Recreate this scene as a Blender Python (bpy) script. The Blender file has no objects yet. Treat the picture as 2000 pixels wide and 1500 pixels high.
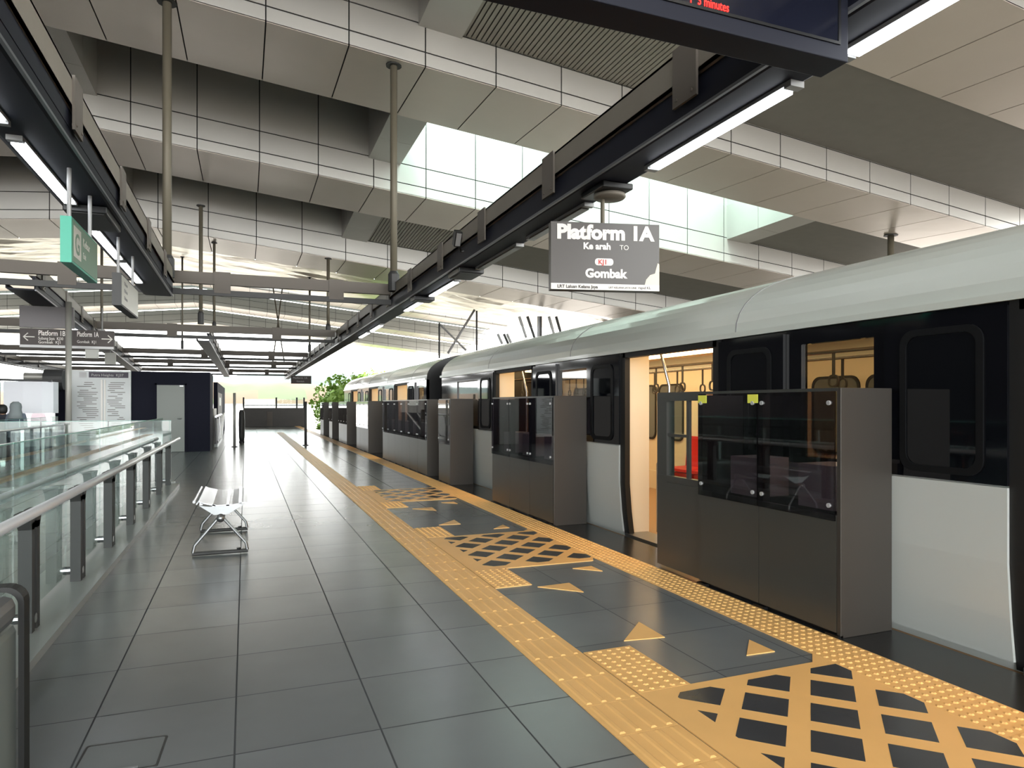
import bpy, bmesh, math, random
from mathutils import Vector, Matrix
random.seed(7)
SC = bpy.context.scene
COL = SC.collection
# ------------------------------------------------------------------ camera
F_PX, H = 1330.0, 1.4
YAW = math.atan(521 / 1330.0)
cd = bpy.data.cameras.new('camera'); cam = bpy.data.objects.new('camera', cd); COL.objects.link(cam)
cd.sensor_width = 36.0; cd.lens = 36.0 * F_PX / 2000.0
cd.shift_y = 40.0 / 2000.0
cam.location = (0, 0, H); cam.rotation_euler = (math.pi / 2, 0, -YAW)
cd.clip_start = 0.05; cd.clip_end = 3000
SC.camera = cam
# ------------------------------------------------------------------ world, sun, exposure
W = bpy.data.worlds.new('sky'); SC.world = W; W.use_nodes = True
wn = W.node_tree.nodes; wl = W.node_tree.links; wn.clear()
wo = wn.new('ShaderNodeOutputWorld'); bg = wn.new('ShaderNodeBackground')
tc = wn.new('ShaderNodeTexCoord'); sx = wn.new('ShaderNodeSeparateXYZ'); mr = wn.new('ShaderNodeMapRange')
rm = wn.new('ShaderNodeMix'); rm.data_type = 'RGBA'
wl.new(tc.outputs['Generated'], sx.inputs[0]); wl.new(sx.outputs['Z'], mr.inputs['Value'])
mr.inputs['From Min'].default_value = -0.05; mr.inputs['From Max'].default_value = 0.7
wl.new(mr.outputs[0], rm.inputs['Factor'])
rm.inputs[6].default_value = (1.0, 1.0, 0.98, 1); rm.inputs[7].default_value = (0.88, 0.96, 0.96, 1)
wl.new(rm.outputs[2], bg.inputs['Color']); bg.inputs['Strength'].default_value = 8.0
wl.new(bg.outputs[0], wo.inputs['Surface'])
sd = bpy.data.lights.new('sun', 'SUN'); sd.energy = 4.0; sd.angle = 0.2; sd.color = (1, 0.97, 0.92)
sun = bpy.data.objects.new('sun', sd); COL.objects.link(sun)
sun.rotation_euler = (math.radians(28), math.radians(-12), 0)
SC.view_settings.view_transform = 'Standard'; SC.view_settings.look = 'None'
SC.view_settings.gamma = 1.0; SC.view_settings.use_curve_mapping = False
SC.view_settings.exposure = 0.4
SC.cycles.use_denoising = True
SC.cycles.max_bounces = 10; SC.cycles.diffuse_bounces = 6; SC.cycles.transparent_max_bounces = 16
SC.cycles.sample_clamp_indirect = 8.0
SC.cycles.caustics_reflective = False; SC.cycles.caustics_refractive = False

# ------------------------------------------------------------------ materials
def lin(c):
    return tuple(((x / 255) / 12.92 if x / 255 <= 0.04045 else ((x / 255 + 0.055) / 1.055) ** 2.4) for x in c)
def mat(name, rgb, rough=0.5, metal=0.0, emit=0.0, spec=0.5, bump=0.0, bscale=20.0, var=0.0, vscale=3.0, coat=0.0):
    m = bpy.data.materials.new(name); m.use_nodes = True
    n, l = m.node_tree.nodes, m.node_tree.links
    b = n['Principled BSDF']; c = (*lin(rgb), 1)
    b.inputs['Base Color'].default_value = c; b.inputs['Roughness'].default_value = rough
    b.inputs['Metallic'].default_value = metal; b.inputs['Specular IOR Level'].default_value = spec
    if coat: b.inputs['Coat Weight'].default_value = coat; b.inputs['Coat Roughness'].default_value = 0.05
    if emit: b.inputs['Emission Color'].default_value = c; b.inputs['Emission Strength'].default_value = emit
    t = n.new('ShaderNodeTexCoord')
    if var:
        z = n.new('ShaderNodeTexNoise'); z.inputs['Scale'].default_value = vscale; z.inputs['Detail'].default_value = 4
        l.new(t.outputs['Object'], z.inputs['Vector'])
        r = n.new('ShaderNodeMapRange'); r.inputs['To Min'].default_value = 1 - var; r.inputs['To Max'].default_value = 1 + var
        r.inputs['From Min'].default_value = 0.25; r.inputs['From Max'].default_value = 0.75
        x = n.new('ShaderNodeMix'); x.data_type = 'RGBA'; x.blend_type = 'MULTIPLY'; x.inputs['Factor'].default_value = 1
        l.new(z.outputs['Fac'], r.inputs['Value']); x.inputs[6].default_value = c
        l.new(r.outputs[0], x.inputs[7]); l.new(x.outputs[2], b.inputs['Base Color'])
    if bump:
        z2 = n.new('ShaderNodeTexNoise'); z2.inputs['Scale'].default_value = bscale; z2.inputs['Detail'].default_value = 3
        l.new(t.outputs['Object'], z2.inputs['Vector'])
        u = n.new('ShaderNodeBump'); u.inputs['Strength'].default_value = bump; u.inputs['Distance'].default_value = 0.05
        l.new(z2.outputs['Fac'], u.inputs['Height']); l.new(u.outputs[0], b.inputs['Normal'])
    return m
def glass(name, tint, refl=0.12, rough=0.02, glossc=(1, 1, 1)):
    m = bpy.data.materials.new(name); m.use_nodes = True
    n, l = m.node_tree.nodes, m.node_tree.links; n.clear()
    o = n.new('ShaderNodeOutputMaterial'); t = n.new('ShaderNodeBsdfTransparent'); g = n.new('ShaderNodeBsdfGlossy')
    x = n.new('ShaderNodeMixShader'); f = n.new('ShaderNodeLayerWeight'); f.inputs['Blend'].default_value = 0.5
    t.inputs['Color'].default_value = (*lin(tint), 1); g.inputs['Roughness'].default_value = rough
    g.inputs['Color'].default_value = (*glossc, 1)
    def mt(op, a, b):
        k = n.new('ShaderNodeMath'); k.operation = op
        for i, v in enumerate((a, b)):
            if isinstance(v, (int, float)): k.inputs[i].default_value = v
            else: l.new(v, k.inputs[i])
        return k.outputs[0]
    ge = n.new('ShaderNodeNewGeometry')
    fr = mt('ADD', refl, mt('MULTIPLY', 1 - refl, mt('POWER', f.outputs['Facing'], 5.0)))
    l.new(mt('MULTIPLY', fr, mt('SUBTRACT', 1.0, ge.outputs['Backfacing'])), x.inputs[0]); l.new(t.outputs[0], x.inputs[1]); l.new(g.outputs[0], x.inputs[2])
    l.new(x.outputs[0], o.inputs['Surface'])
    return m
def tile_floor(name, base, line, px, py, x0, y0, w, rough=0.22):
    m = bpy.data.materials.new(name); m.use_nodes = True
    n, l = m.node_tree.nodes, m.node_tree.links; b = n['Principled BSDF']
    t = n.new('ShaderNodeTexCoord'); s = n.new('ShaderNodeSeparateXYZ'); l.new(t.outputs['Object'], s.inputs[0])
    def ma(op, a, bb):
        k = n.new('ShaderNodeMath'); k.operation = op
        for i, v in enumerate((a, bb)):
            if v is None: continue
            if isinstance(v, (int, float)): k.inputs[i].default_value = v
            else: l.new(v, k.inputs[i])
        return k.outputs[0]
    ids, ln = [], []
    for ax, p, o in (('X', px, x0), ('Y', py, y0)):
        q = ma('DIVIDE', ma('SUBTRACT', s.outputs[ax], o), p)
        ids.append(ma('FLOOR', q, None)); fr = ma('FRACT', q, None)
        d = ma('MULTIPLY', ma('SUBTRACT', 0.5, ma('ABSOLUTE', ma('SUBTRACT', fr, 0.5), None)), p)
        ln.append(ma('LESS_THAN', d, w))
    isl = ma('MAXIMUM', ln[0], ln[1])
    cv = n.new('ShaderNodeCombineXYZ'); l.new(ids[0], cv.inputs[0]); l.new(ids[1], cv.inputs[1])
    wnz = n.new('ShaderNodeTexWhiteNoise'); wnz.noise_dimensions = '2D'; l.new(cv.outputs[0], wnz.inputs['Vector'])
    r = n.new('ShaderNodeMapRange'); r.inputs['To Min'].default_value = 0.94; r.inputs['To Max'].default_value = 1.06
    l.new(wnz.outputs['Value'], r.inputs['Value'])
    nz = n.new('ShaderNodeTexNoise'); nz.inputs['Scale'].default_value = 1.6; nz.inputs['Detail'].default_value = 6
    l.new(t.outputs['Object'], nz.inputs['Vector'])
    r2 = n.new('ShaderNodeMapRange'); r2.inputs['To Min'].default_value = 0.85; r2.inputs['To Max'].default_value = 1.15
    l.new(nz.outputs['Fac'], r2.inputs['Value'])
    k = ma('MULTIPLY', r.outputs[0], r2.outputs[0])
    x = n.new('ShaderNodeMix'); x.data_type = 'RGBA'; x.blend_type = 'MULTIPLY'; x.inputs['Factor'].default_value = 1
    x.inputs[6].default_value = (*lin(base), 1); l.new(k, x.inputs[7])
    y = n.new('ShaderNodeMix'); y.data_type = 'RGBA'; l.new(isl, y.inputs['Factor'])
    l.new(x.outputs[2], y.inputs[6]); y.inputs[7].default_value = (*lin(line), 1)
    l.new(y.outputs[2], b.inputs['Base Color'])
    l.new(ma('MULTIPLY', ma('SUBTRACT', 1.0, isl), 0.6), b.inputs['Specular IOR Level'])
    rr = n.new('ShaderNodeMapRange'); rr.inputs['To Min'].default_value = rough * 0.9; rr.inputs['To Max'].default_value = rough * 1.1
    l.new(nz.outputs['Fac'], rr.inputs['Value'])
    ra = ma('ADD', rr.outputs[0], ma('MULTIPLY', isl, 0.4)); l.new(ra, b.inputs['Roughness'])
    return m
M = {}
M['floor'] = tile_floor('dark granite tiles', (112, 116, 118), (76, 79, 81), 0.585, 0.578, -0.04, 0.05, 0.004, rough=0.25)
M['slab'] = mat('concrete slab', (120, 118, 114), 0.8, var=0.15)
M['trackbed'] = mat('pale trackbed concrete', (150, 142, 132), 0.9, var=0.2, vscale=2)
M['yellow'] = mat('yellow tactile tile', (238, 188, 118), 0.45, var=0.06, vscale=2.5)
M['panel'] = mat('aluminium ceiling panel', (180, 178, 173), 0.42, 0.3, var=0.05, vscale=0.6, bump=0.12, bscale=0.9)
M['soffit'] = mat('satin soffit panel', (206, 196, 186), 0.33, 0.35, var=0.04, vscale=0.5, bump=0.25, bscale=0.8)
M['joint'] = mat('dark joint backing', (22, 22, 22), 0.9)
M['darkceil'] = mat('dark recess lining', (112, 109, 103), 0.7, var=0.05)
M['slat'] = mat('slatted vent lining', (150, 146, 136), 0.5, 0.3)
M['skyglass'] = glass('skylight glass', (238, 250, 246), 0.05)
M['skyglassfar'] = glass('dimming skylight glass', (120, 124, 122), 0.05)  # tint darkened to cut the daylight reaching the far ribs
M['foil'] = mat('crinkled foil insulation', (226, 218, 202), 0.28, 0.75, bump=1.0, bscale=1.3, var=0.08)
M['navy'] = mat('dark navy steel', (22, 24, 36), 0.6, 0.0, spec=0.25)
M['lip'] = mat('grey tray lip', (112, 114, 120), 0.4, 0.5)
M['channel'] = mat('beige grey channel steel', (120, 113, 103), 0.6, var=0.05)
M['bracket'] = mat('taupe bracket plate', (94, 87, 80), 0.6)
M['charcoal'] = mat('charcoal steel', (52, 52, 52), 0.55)
M['tube'] = mat('hanger steel tube', (104, 98, 84), 0.55, 0.2)
M['lamp'] = mat('lit lamp diffuser', (245, 250, 255), 0.4, emit=9.0)
M['lampoff'] = mat('unlit lamp diffuser', (70, 66, 58), 0.35)
M['lamphouse'] = mat('lamp housing', (150, 150, 150), 0.45, 0.3)
M['black'] = mat('black satin', (14, 14, 16), 0.4)
M['gloss'] = mat('gloss black band', (8, 9, 14), 0.06, spec=0.6)
M['carwhite'] = mat('silver white car paint', (196, 200, 196), 0.32, 0.15, coat=0.2)
M['roofwhite'] = mat('car roof paint', (200, 204, 196), 0.3, 0.1, coat=0.3)
M['rubber'] = mat('black rubber seal', (12, 12, 12), 0.6)
M['carwin'] = glass('tinted car glass', (196, 196, 192), 0.08)
M['leafwin'] = mat('dark leaf glass', (6, 8, 12), 0.03, spec=0.7)
M['frame'] = mat('window gasket', (12, 13, 15), 0.6, spec=0.2)
M['cream'] = mat('cream interior panel', (224, 212, 190), 0.45)
M['warm'] = mat('warm interior lamp', (255, 218, 156), 0.4, emit=10.0)
M['intfloor'] = mat('car floor vinyl', (150, 120, 90), 0.5)
M['chrome'] = mat('polished steel', (165, 166, 168), 0.2, 1.0)
M['steel'] = mat('brushed steel', (150, 152, 154), 0.34, 0.9)
M['railsteel'] = mat('satin rail steel', (205, 206, 208), 0.36, 0.55)
M['red'] = mat('red seat', (200, 28, 18), 0.4)
M['psd'] = mat('charcoal metal panel', (82, 82, 79), 0.32, 0.5, var=0.05, vscale=2)
M['psdside'] = mat('taupe metal side', (64, 60, 56), 0.45, 0.3)
M['psdglass'] = glass('smoked screen glass', (182, 176, 182), 0.10)
M['clear'] = glass('clear glass', (240, 247, 245), 0.05)
M['edge'] = mat('green glass edge', (120, 170, 160), 0.2)
M['sticker'] = mat('yellow sticker', (226, 228, 90), 0.6)
M['signgrey'] = mat('sign grey face', (72, 67, 64), 0.4)
M['signwhite'] = mat('sign white', (226, 222, 216), 0.5)
M['signred'] = mat('sign red', (190, 60, 50), 0.5)
M['signdark'] = mat('sign dark text', (60, 52, 50), 0.6)
M['flame'] = mat('sign pale swoosh', (214, 206, 186), 0.5)
M['green'] = mat('teal green sign edge', (24, 150, 124), 0.4)
M['greenface'] = mat('muted green sign face', (92, 132, 108), 0.35)
M['whiteface'] = mat('pale sign face', (206, 206, 198), 0.4)
M['led'] = mat('red led text', (255, 30, 24), 0.4, emit=5.0)
M['screen'] = mat('dark display window', (22, 24, 36), 0.15)
M['navywall'] = mat('navy booth cladding', (18, 19, 32), 0.8, spec=0.2)
M['door'] = mat('grey door leaf', (120, 124, 120), 0.5)
M['map'] = mat('map board face', (190, 194, 194), 0.35)
M['maroon'] = mat('map header maroon', (52, 44, 60), 0.5)
M['post'] = mat('grey painted column', (148, 146, 140), 0.45, 0.2)
M['blind'] = mat('white blind sheet', (226, 228, 234), 0.7)
M['counter'] = mat('blue grey counter', (66, 76, 96), 0.4)
M['earth'] = mat('tan earth slope', (74, 56, 38), 0.95, var=0.3, vscale=0.05)
M['grass'] = mat('pale grass slope', (58, 66, 38), 0.95, var=0.2, vscale=0.08)
M['hill'] = mat('hazy green hill', (60, 72, 68), 0.95)
M['leaf'] = mat('bright foliage', (104, 134, 50), 0.8, var=0.35, vscale=0.8)
M['bark'] = mat('tree bark', (110, 92, 70), 0.9)
M['binbody'] = mat('bin grey green body', (150, 158, 154), 0.35, 0.5)
M['skin'] = mat('skin', (196, 150, 120), 0.6)
M['hood'] = mat('grey headscarf', (120, 128, 130), 0.8)
M['cloth'] = mat('slate clothing', (92, 100, 112), 0.85)
M['hair'] = mat('black hair', (16, 14, 14), 0.6)
M['darkcloth'] = mat('dark clothing', (34, 36, 44), 0.85)
M['plinth'] = mat('polished plinth stone', (150, 154, 152), 0.3)

# ------------------------------------------------------------------ mesh helpers
class MB:
    def __init__(s): s.v = []; s.f = []; s.m = []
    def poly(s, pts, mi=0):
        i = len(s.v); s.v += [tuple(p) for p in pts]; s.f.append(tuple(range(i, i + len(pts)))); s.m.append(mi)
    def hexa(s, p, mi=0):      # 8 points: bottom loop then top loop
        i = len(s.v); s.v += [tuple(q) for q in p]
        for q in ((0, 3, 2, 1), (4, 5, 6, 7), (0, 1, 5, 4), (1, 2, 6, 5), (2, 3, 7, 6), (3, 0, 4, 7)):
            s.f.append(tuple(i + k for k in q)); s.m.append(mi)
    def box(s, x0, x1, y0, y1, z0, z1, mi=0):
        s.hexa([(x0, y0, z0), (x1, y0, z0), (x1, y1, z0), (x0, y1, z0), (x0, y0, z1), (x1, y0, z1), (x1, y1, z1), (x0, y1, z1)], mi)
        return s
    def prism(s, prof, axis, a0, a1, mi=0, cap=True):
        """extrude a 2-D profile: axis 'Y': profile is (x, z); 'X': (y, z); 'Z': (x, y)"""
        n = len(prof); i = len(s.v)
        for a in (a0, a1):
            for p, q in prof:
                s.v.append({'Y': (p, a, q), 'X': (a, p, q), 'Z': (p, q, a)}[axis])
        for k in range(n):
            j = (k + 1) % n; s.f.append((i + k, i + j, i + n + j, i + n + k)); s.m.append(mi)
        if cap:
            s.f.append(tuple(i + k for k in reversed(range(n)))); s.m.append(mi)
            s.f.append(tuple(i + n + k for k in range(n))); s.m.append(mi)
        return s
    def tube(s, pts, r, n=10, mi=0, r1=None):
        pts = [Vector(p) for p in pts]; rings = []
        prev = None
        for k, p in enumerate(pts):
            d = (pts[min(k + 1, len(pts) - 1)] - pts[max(k - 1, 0)]).normalized()
            ref = prev if prev is not None else (Vector((0, 0, 1)) if abs(d.z) < 0.9 else Vector((1, 0, 0)))
            a = (ref - d * ref.dot(d)).normalized(); b = d.cross(a); prev = a
            rr = r if r1 is None else r + (r1 - r) * k / (len(pts) - 1)
            i = len(s.v)
            for q in range(n):
                t = 2 * math.pi * q / n; s.v.append(tuple(p + (a * math.cos(t) + b * math.sin(t)) * rr))
            rings.append(i)
        for A, B in zip(rings, rings[1:]):
            for q in range(n):
                w = (q + 1) % n; s.f.append((A + q, A + w, B + w, B + q)); s.m.append(mi)
        s.f.append(tuple(rings[0] + q for q in reversed(range(n)))); s.m.append(mi)
        s.f.append(tuple(rings[-1] + q for q in range(n))); s.m.append(mi)
        return s
    def lathe(s, prof, c, n=16, mi=0):
        i0 = len(s.v)
        for r, z in prof:
            for q in range(n):
                t = 2 * math.pi * q / n; s.v.append((c[0] + r * math.cos(t), c[1] + r * math.sin(t), c[2] + z))
        for k in range(len(prof) - 1):
            for q in range(n):
                w = (q + 1) % n; a = i0 + k * n; s.f.append((a + q, a + w, a + n + w, a + n + q)); s.m.append(mi)
        s.f.append(tuple(i0 + q for q in reversed(range(n)))); s.m.append(mi)
        e = i0 + (len(prof) - 1) * n; s.f.append(tuple(e + q for q in range(n))); s.m.append(mi)
        return s
    def xf(s, mx): s.v = [tuple(mx @ Vector(p)) for p in s.v]; return s
    def build(s, name, mats, parent=None, smooth=False, bevel=0.0):
        me = bpy.data.meshes.new(name); me.from_pydata(s.v, [], s.f)
        if not isinstance(mats, (list, tuple)): mats = [mats]
        for k in mats: me.materials.append(k)
        me.polygons.foreach_set('material_index', s.m)
        if smooth: me.polygons.foreach_set('use_smooth', [True] * len(s.f))
        me.update()
        b = bmesh.new(); b.from_mesh(me); bmesh.ops.recalc_face_normals(b, faces=b.faces); b.to_mesh(me); b.free()
        o = bpy.data.objects.new(name, me); COL.objects.link(o)
        if bevel:
            bv = o.modifiers.new('bevel', 'BEVEL'); bv.width = bevel; bv.segments = 2; bv.limit_method = 'ANGLE'
        if parent is not None:
            o.parent = parent
            o.matrix_parent_inverse = Matrix.Translation(-Vector(parent_loc(parent)))
        return o
def parent_loc(p):
    v = Vector((0, 0, 0))
    if p.type == 'EMPTY': v = Vector(p.location)
    return v
def tag(o, label, cat, group=None, kind=None):
    o['label'] = label; o['category'] = cat
    if group: o['group'] = group
    if kind: o['kind'] = kind
    return o
def thing(name, label, cat, loc=(0, 0, 0), group=None):
    o = bpy.data.objects.new(name, None); COL.objects.link(o); o.location = loc; o.empty_display_size = 0.1
    return tag(o, label, cat, group)
def struct(o): o['kind'] = 'structure'; return o
def part(mb, name, m, parent, **k): return mb.build(name, m, parent, **k)
def text_mesh(body, size, offset=0.0, align='LEFT', depth=0.002, sx=1.0):
    cu = bpy.data.curves.new('lettering', 'FONT'); cu.body = body; cu.size = size; cu.offset = offset
    cu.align_x = align; cu.extrude = depth; cu.resolution_u = 3
    o = bpy.data.objects.new('lettering', cu); COL.objects.link(o)
    dg = bpy.context.evaluated_depsgraph_get(); me = bpy.data.meshes.new_from_object(o.evaluated_get(dg))
    bpy.data.objects.remove(o); bpy.data.curves.remove(cu)
    for v in me.vertices: v.co.x *= sx
    return me
def text(body, size, mx, m, parent, **k):
    me = text_mesh(body, size, **k); me.transform(mx); me.materials.clear(); me.materials.append(m)
    o = bpy.data.objects.new('lettering', me); COL.objects.link(o)
    o.parent = parent; o.matrix_parent_inverse = Matrix.Translation(-Vector(parent_loc(parent)))
    return o
def face_mx(origin, right, up=(0, 0, 1)):
    r = Vector(right).normalized(); u = Vector(up).normalized(); n = r.cross(u)
    return Matrix(((r.x, u.x, n.x, origin[0]), (r.y, u.y, n.y, origin[1]), (r.z, u.z, n.z, origin[2]), (0, 0, 0, 1)))
def ray_xy(u):
    a = (u - 1000) / F_PX; c, s = math.cos(YAW), math.sin(YAW)
    return (a * c + s) / (-a * s + c)
def rrect(x0, x1, z0, z1, r, n=5):
    out = []
    for cx, cz, t0 in ((x1 - r, z1 - r, 0), (x0 + r, z1 - r, 90), (x0 + r, z0 + r, 180), (x1 - r, z0 + r, 270)):
        for k in range(n + 1):
            t = math.radians(t0 + 90 * k / n); out.append((cx + r * math.cos(t), cz + r * math.sin(t)))
    return out
def ring_prism(mb, outer, inner, axis, a0, a1, mi=0):
    n = len(outer); i = len(mb.v)
    for a in (a0, a1):
        for prof in (outer, inner):
            for p, q in prof: mb.v.append({'Y': (p, a, q), 'X': (a, p, q), 'Z': (p, q, a)}[axis])
    for k in range(n):
        j = (k + 1) % n
        for A, B in ((0, n), (3 * n, 2 * n), (2 * n, 0), (n, 3 * n)):
            mb.f.append((i + A + k, i + A + j, i + B + j, i + B + k)); mb.m.append(mi)
    return mb

# ================================================================== SETTING
EDGE = 3.74
struct(MB().box(-12.2, EDGE, -14, 47, -0.3, 0.0).build('floor', M['floor']))
# black platform edge band is part of the floor finish
struct(MB().box(3.28, EDGE, -14, 47, 0.0, 0.004).build('trim_1', mat('black edge stone', (36, 37, 38), 0.25)))
struct(MB().box(-12.1, EDGE - 0.1, -14, 47, -1.6, -0.3).build('wall_platform_edge', M['slab']))
struct(MB().box(EDGE - 0.1, 25, -40, 200, -1.7, -1.2).build('floor_trackway', M['trackbed']))
struct(MB().box(-25, -12.1, -40, 200, -1.7, -1.2).build('floor_trackway_left', M['trackbed']))

struct(MB().box(-25.2, -25, -21, 62, -7, 11).build('wall_left_light_block', mat('added dark side wall', (58, 58, 62), .7)))  # unseen wall added to keep reflections in the train side dark
struct(MB().box(25, 25.2, -21, 45, -7, 4.9).build('wall_right_light_block', mat('added right side wall', (134, 124, 118), .7)))  # unseen wall added to hold back side light; top lowered to admit some
# ---- roof: ribs of panels, gabled about the ridge
RX, SL = -4.37, 0.097
def zg(z0, x): return z0 - SL * abs(x - RX)
XS = [RX + 1.58 * k for k in range(-13, 19)]
G = 0.014
def panel_front(mb, y, xa, xb, za0, zb0, mi):        # panel with top/bottom given as ridge heights
    a, b = xa + G, xb - G
    mb.hexa([(a, y, zg(za0, a) + G), (b, y, zg(za0, b) + G), (b, y + 0.03, zg(za0, b) + G), (a, y + 0.03, zg(za0, a) + G),
             (a, y, zg(zb0, a) - G), (b, y, zg(zb0, b) - G), (b, y + 0.03, zg(zb0, b) - G), (a, y + 0.03, zg(zb0, a) - G)], mi)
def panel_soffit(mb, y0, y1, xa, xb, z0, z1, mi):
    a, b = xa + G, xb - G
    mb.hexa([(a, y0, zg(z0, a)), (b, y0, zg(z0, b)), (b, y1, zg(z1, b)), (a, y1, zg(z1, a)),
             (a, y0, zg(z0, a) + .03), (b, y0, zg(z0, b) + .03), (b, y1, zg(z1, b) + .03), (a, y1, zg(z1, a) + .03)], mi)
def slab_strip(mb, y0, y1, xa, xb, z0, z1, th, mi):
    mb.hexa([(xa, y0, zg(z0, xa)), (xb, y0, zg(z0, xb)), (xb, y1, zg(z1, xb)), (xa, y1, zg(z1, xa)),
             (xa, y0, zg(z0, xa) + th), (xb, y0, zg(z0, xb) + th), (xb, y1, zg(z1, xb) + th), (xa, y1, zg(z1, xa) + th)], mi)
def rib(y, zr, back, depth=2.95, top=0.58, up=2.6):
    mb = MB()
    zb = zr - 0.315
    for a, b in zip(XS, XS[1:]):
        panel_front(mb, y, a, b, zr, zr + top, 0)
        panel_front(mb, y, a, b, zb, zr, 0)
        panel_front(mb, y, a, b, zr + top, zr + up, 0)
        panel_soffit(mb, y, y + depth, a, b, zb, zr + back, 1)
        # dark backing behind the joints, also the rib's body
        slab_strip(mb, y + .02, y + depth - .005, a, b, zb + .02, zr + back + .02, 0.05, 2)
        mb.hexa([(a, y + .02, zg(zb, a) + .02), (b, y + .02, zg(zb, b) + .02), (b, y + .09, zg(zb, b) + .02), (a, y + .09, zg(zb, a) + .02),
                 (a, y + .02, zg(zr + up, a)), (b, y + .02, zg(zr + up, b)), (b, y + .09, zg(zr + up, b)), (a, y + .09, zg(zr + up, a))], 2)
    struct(mb.build('ceiling', [M['panel'], M['soffit'], M['joint']]))
ROWS = [(-16.8, 13.1, -.14), (-10.6, 12.4, -.14), (-4.45, 11.7, -.14), (1.7, 11.0, -.14), (7.85, 10.296, -.14), (14.0, 9.572, -.14), (20.2, 8.888, -.28), (26.2, 7.906, -.25)]
for y, zr, bk in ROWS: rib(y, zr, bk)
XA, XB = XS[0], XS[-1]
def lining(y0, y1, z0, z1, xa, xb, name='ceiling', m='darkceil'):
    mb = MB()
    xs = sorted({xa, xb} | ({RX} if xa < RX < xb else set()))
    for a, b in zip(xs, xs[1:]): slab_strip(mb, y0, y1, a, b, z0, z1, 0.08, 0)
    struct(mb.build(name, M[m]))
def divider(x0, x1, y0, y1, z0, z1, up, n):
    mb = MB()
    ym = (y0 + y1) / 2
    zm = (z0 + z1) / 2
    for (ya, za, yb, zb_) in ((y0, z0, ym - .008, zm), (ym + .008, zm, y1, z1)):
        mb.hexa([(x0, ya, zg(za, x0)), (x1, ya, zg(za, x1)), (x1, yb, zg(zb_, x1)), (x0, yb, zg(zb_, x0)),
                 (x0, ya, zg(za, x0) + up), (x1, ya, zg(za, x1) + up), (x1, yb, zg(zb_, x1) + up), (x0, yb, zg(zb_, x0) + up)], 0)
    struct(mb.build('trim_%d' % n, M['panel']))
tn = 2
for k in range(len(ROWS) - 1):
    (y, zr, bk), (yn, zn, _) = ROWS[k], ROWS[k + 1]
    y0, y1 = y + 2.95, yn
    zb0, zt1 = zr + bk, zn + 0.58
    sky = (yn == 20.2)
    # deep recess roof over the middle bays
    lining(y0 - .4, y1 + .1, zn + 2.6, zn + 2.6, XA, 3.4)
    # rear face of the rib in front of the recess
    mb = MB()
    for a, b in zip(XS, XS[1:]):
        mb.hexa([(a, y0 - .06, zg(zb0, a)), (b, y0 - .06, zg(zb0, b)), (b, y0, zg(zb0, b)), (a, y0, zg(zb0, a)),
                 (a, y0 - .06, zg(zn + 2.6, a)), (b, y0 - .06, zg(zn + 2.6, b)), (b, y0, zg(zn + 2.6, b)), (a, y0, zg(zn + 2.6, a))], 0)
    struct(mb.build('ceiling', M['panel']))
    divider(3.38, 4.32, y0, y1, zb0, zn + .52, 2.5, tn); tn += 1
    divider(-4.45, -3.55, y0, y1, zb0, zn + .52, 2.5, tn); tn += 1
    if sky:
        divider(16.3, 17.2, y0, y1, zb0, zn + .52, 2.5, tn); tn += 1
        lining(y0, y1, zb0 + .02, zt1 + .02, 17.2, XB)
        g = MB(); slab_strip(g, y0 - .2, y1 + .1, 4.2, 16.4, zn + 1.72, zn + 1.72, 0.02, 0)
        struct(g.build('window_1', M['skyglass']))
    else:
        w = 9.6 if yn == 14.0 else 8.2
        mb = MB()
        nsl = int((w - 4.32) / 0.11)
        for q in range(nsl):
            x = 4.32 + q * 0.11
            slab_strip(mb, y0, y1, x, x + 0.082, zb0 + .01, zt1 + .01, 0.03, 0)
        slab_strip(mb, y0, y1, 4.32, w, zb0 + .06, zt1 + .06, 0.03, 1)
        struct(mb.build('ceiling', [M['slat'], M['joint']]))
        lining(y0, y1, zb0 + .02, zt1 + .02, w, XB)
# crinkled foil between the near ribs and the far ribs
mb = MB(); NX, NY = 40, 44
fx = [XA + (26 - XA) * i / NX for i in range(NX + 1)]
fy = [29.15 + (62.5 - 29.15) * j / NY for j in range(NY + 1)]
base = len(mb.v)
for j, y in enumerate(fy):
    t = j / NY
    for i, x in enumerate(fx):
        z = zg(7.66 + (12.1 - 7.66) * t, x) + (random.uniform(-.10, .10) if 0 < j < NY else 0)
        mb.v.append((x, y, z))
for j in range(NY):
    for i in range(NX):
        a = base + j * (NX + 1) + i; mb.f.append((a, a + 1, a + NX + 2, a + NX + 1)); mb.m.append(0)
struct(mb.build('ceiling', M['foil']))
for y, zr in ((62.6, 12.15), (68.6, 11.05), (74.5, 9.92)):
    rib(y, zr, -.33, depth=3.0, up=1.0)
for k, (y0, y1, z) in enumerate(((65.6, 68.6, 12.1), (71.6, 74.5, 11.0))):  # skylights added to bring daylight onto the far rib faces
    mb = MB()
    for a, b in ((XA, RX), (RX, XB)): slab_strip(mb, y0, y1, a, b, z, z, .02, 0)
    struct(mb.build('window_%d' % (k + 2), M['skyglassfar']))

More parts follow.
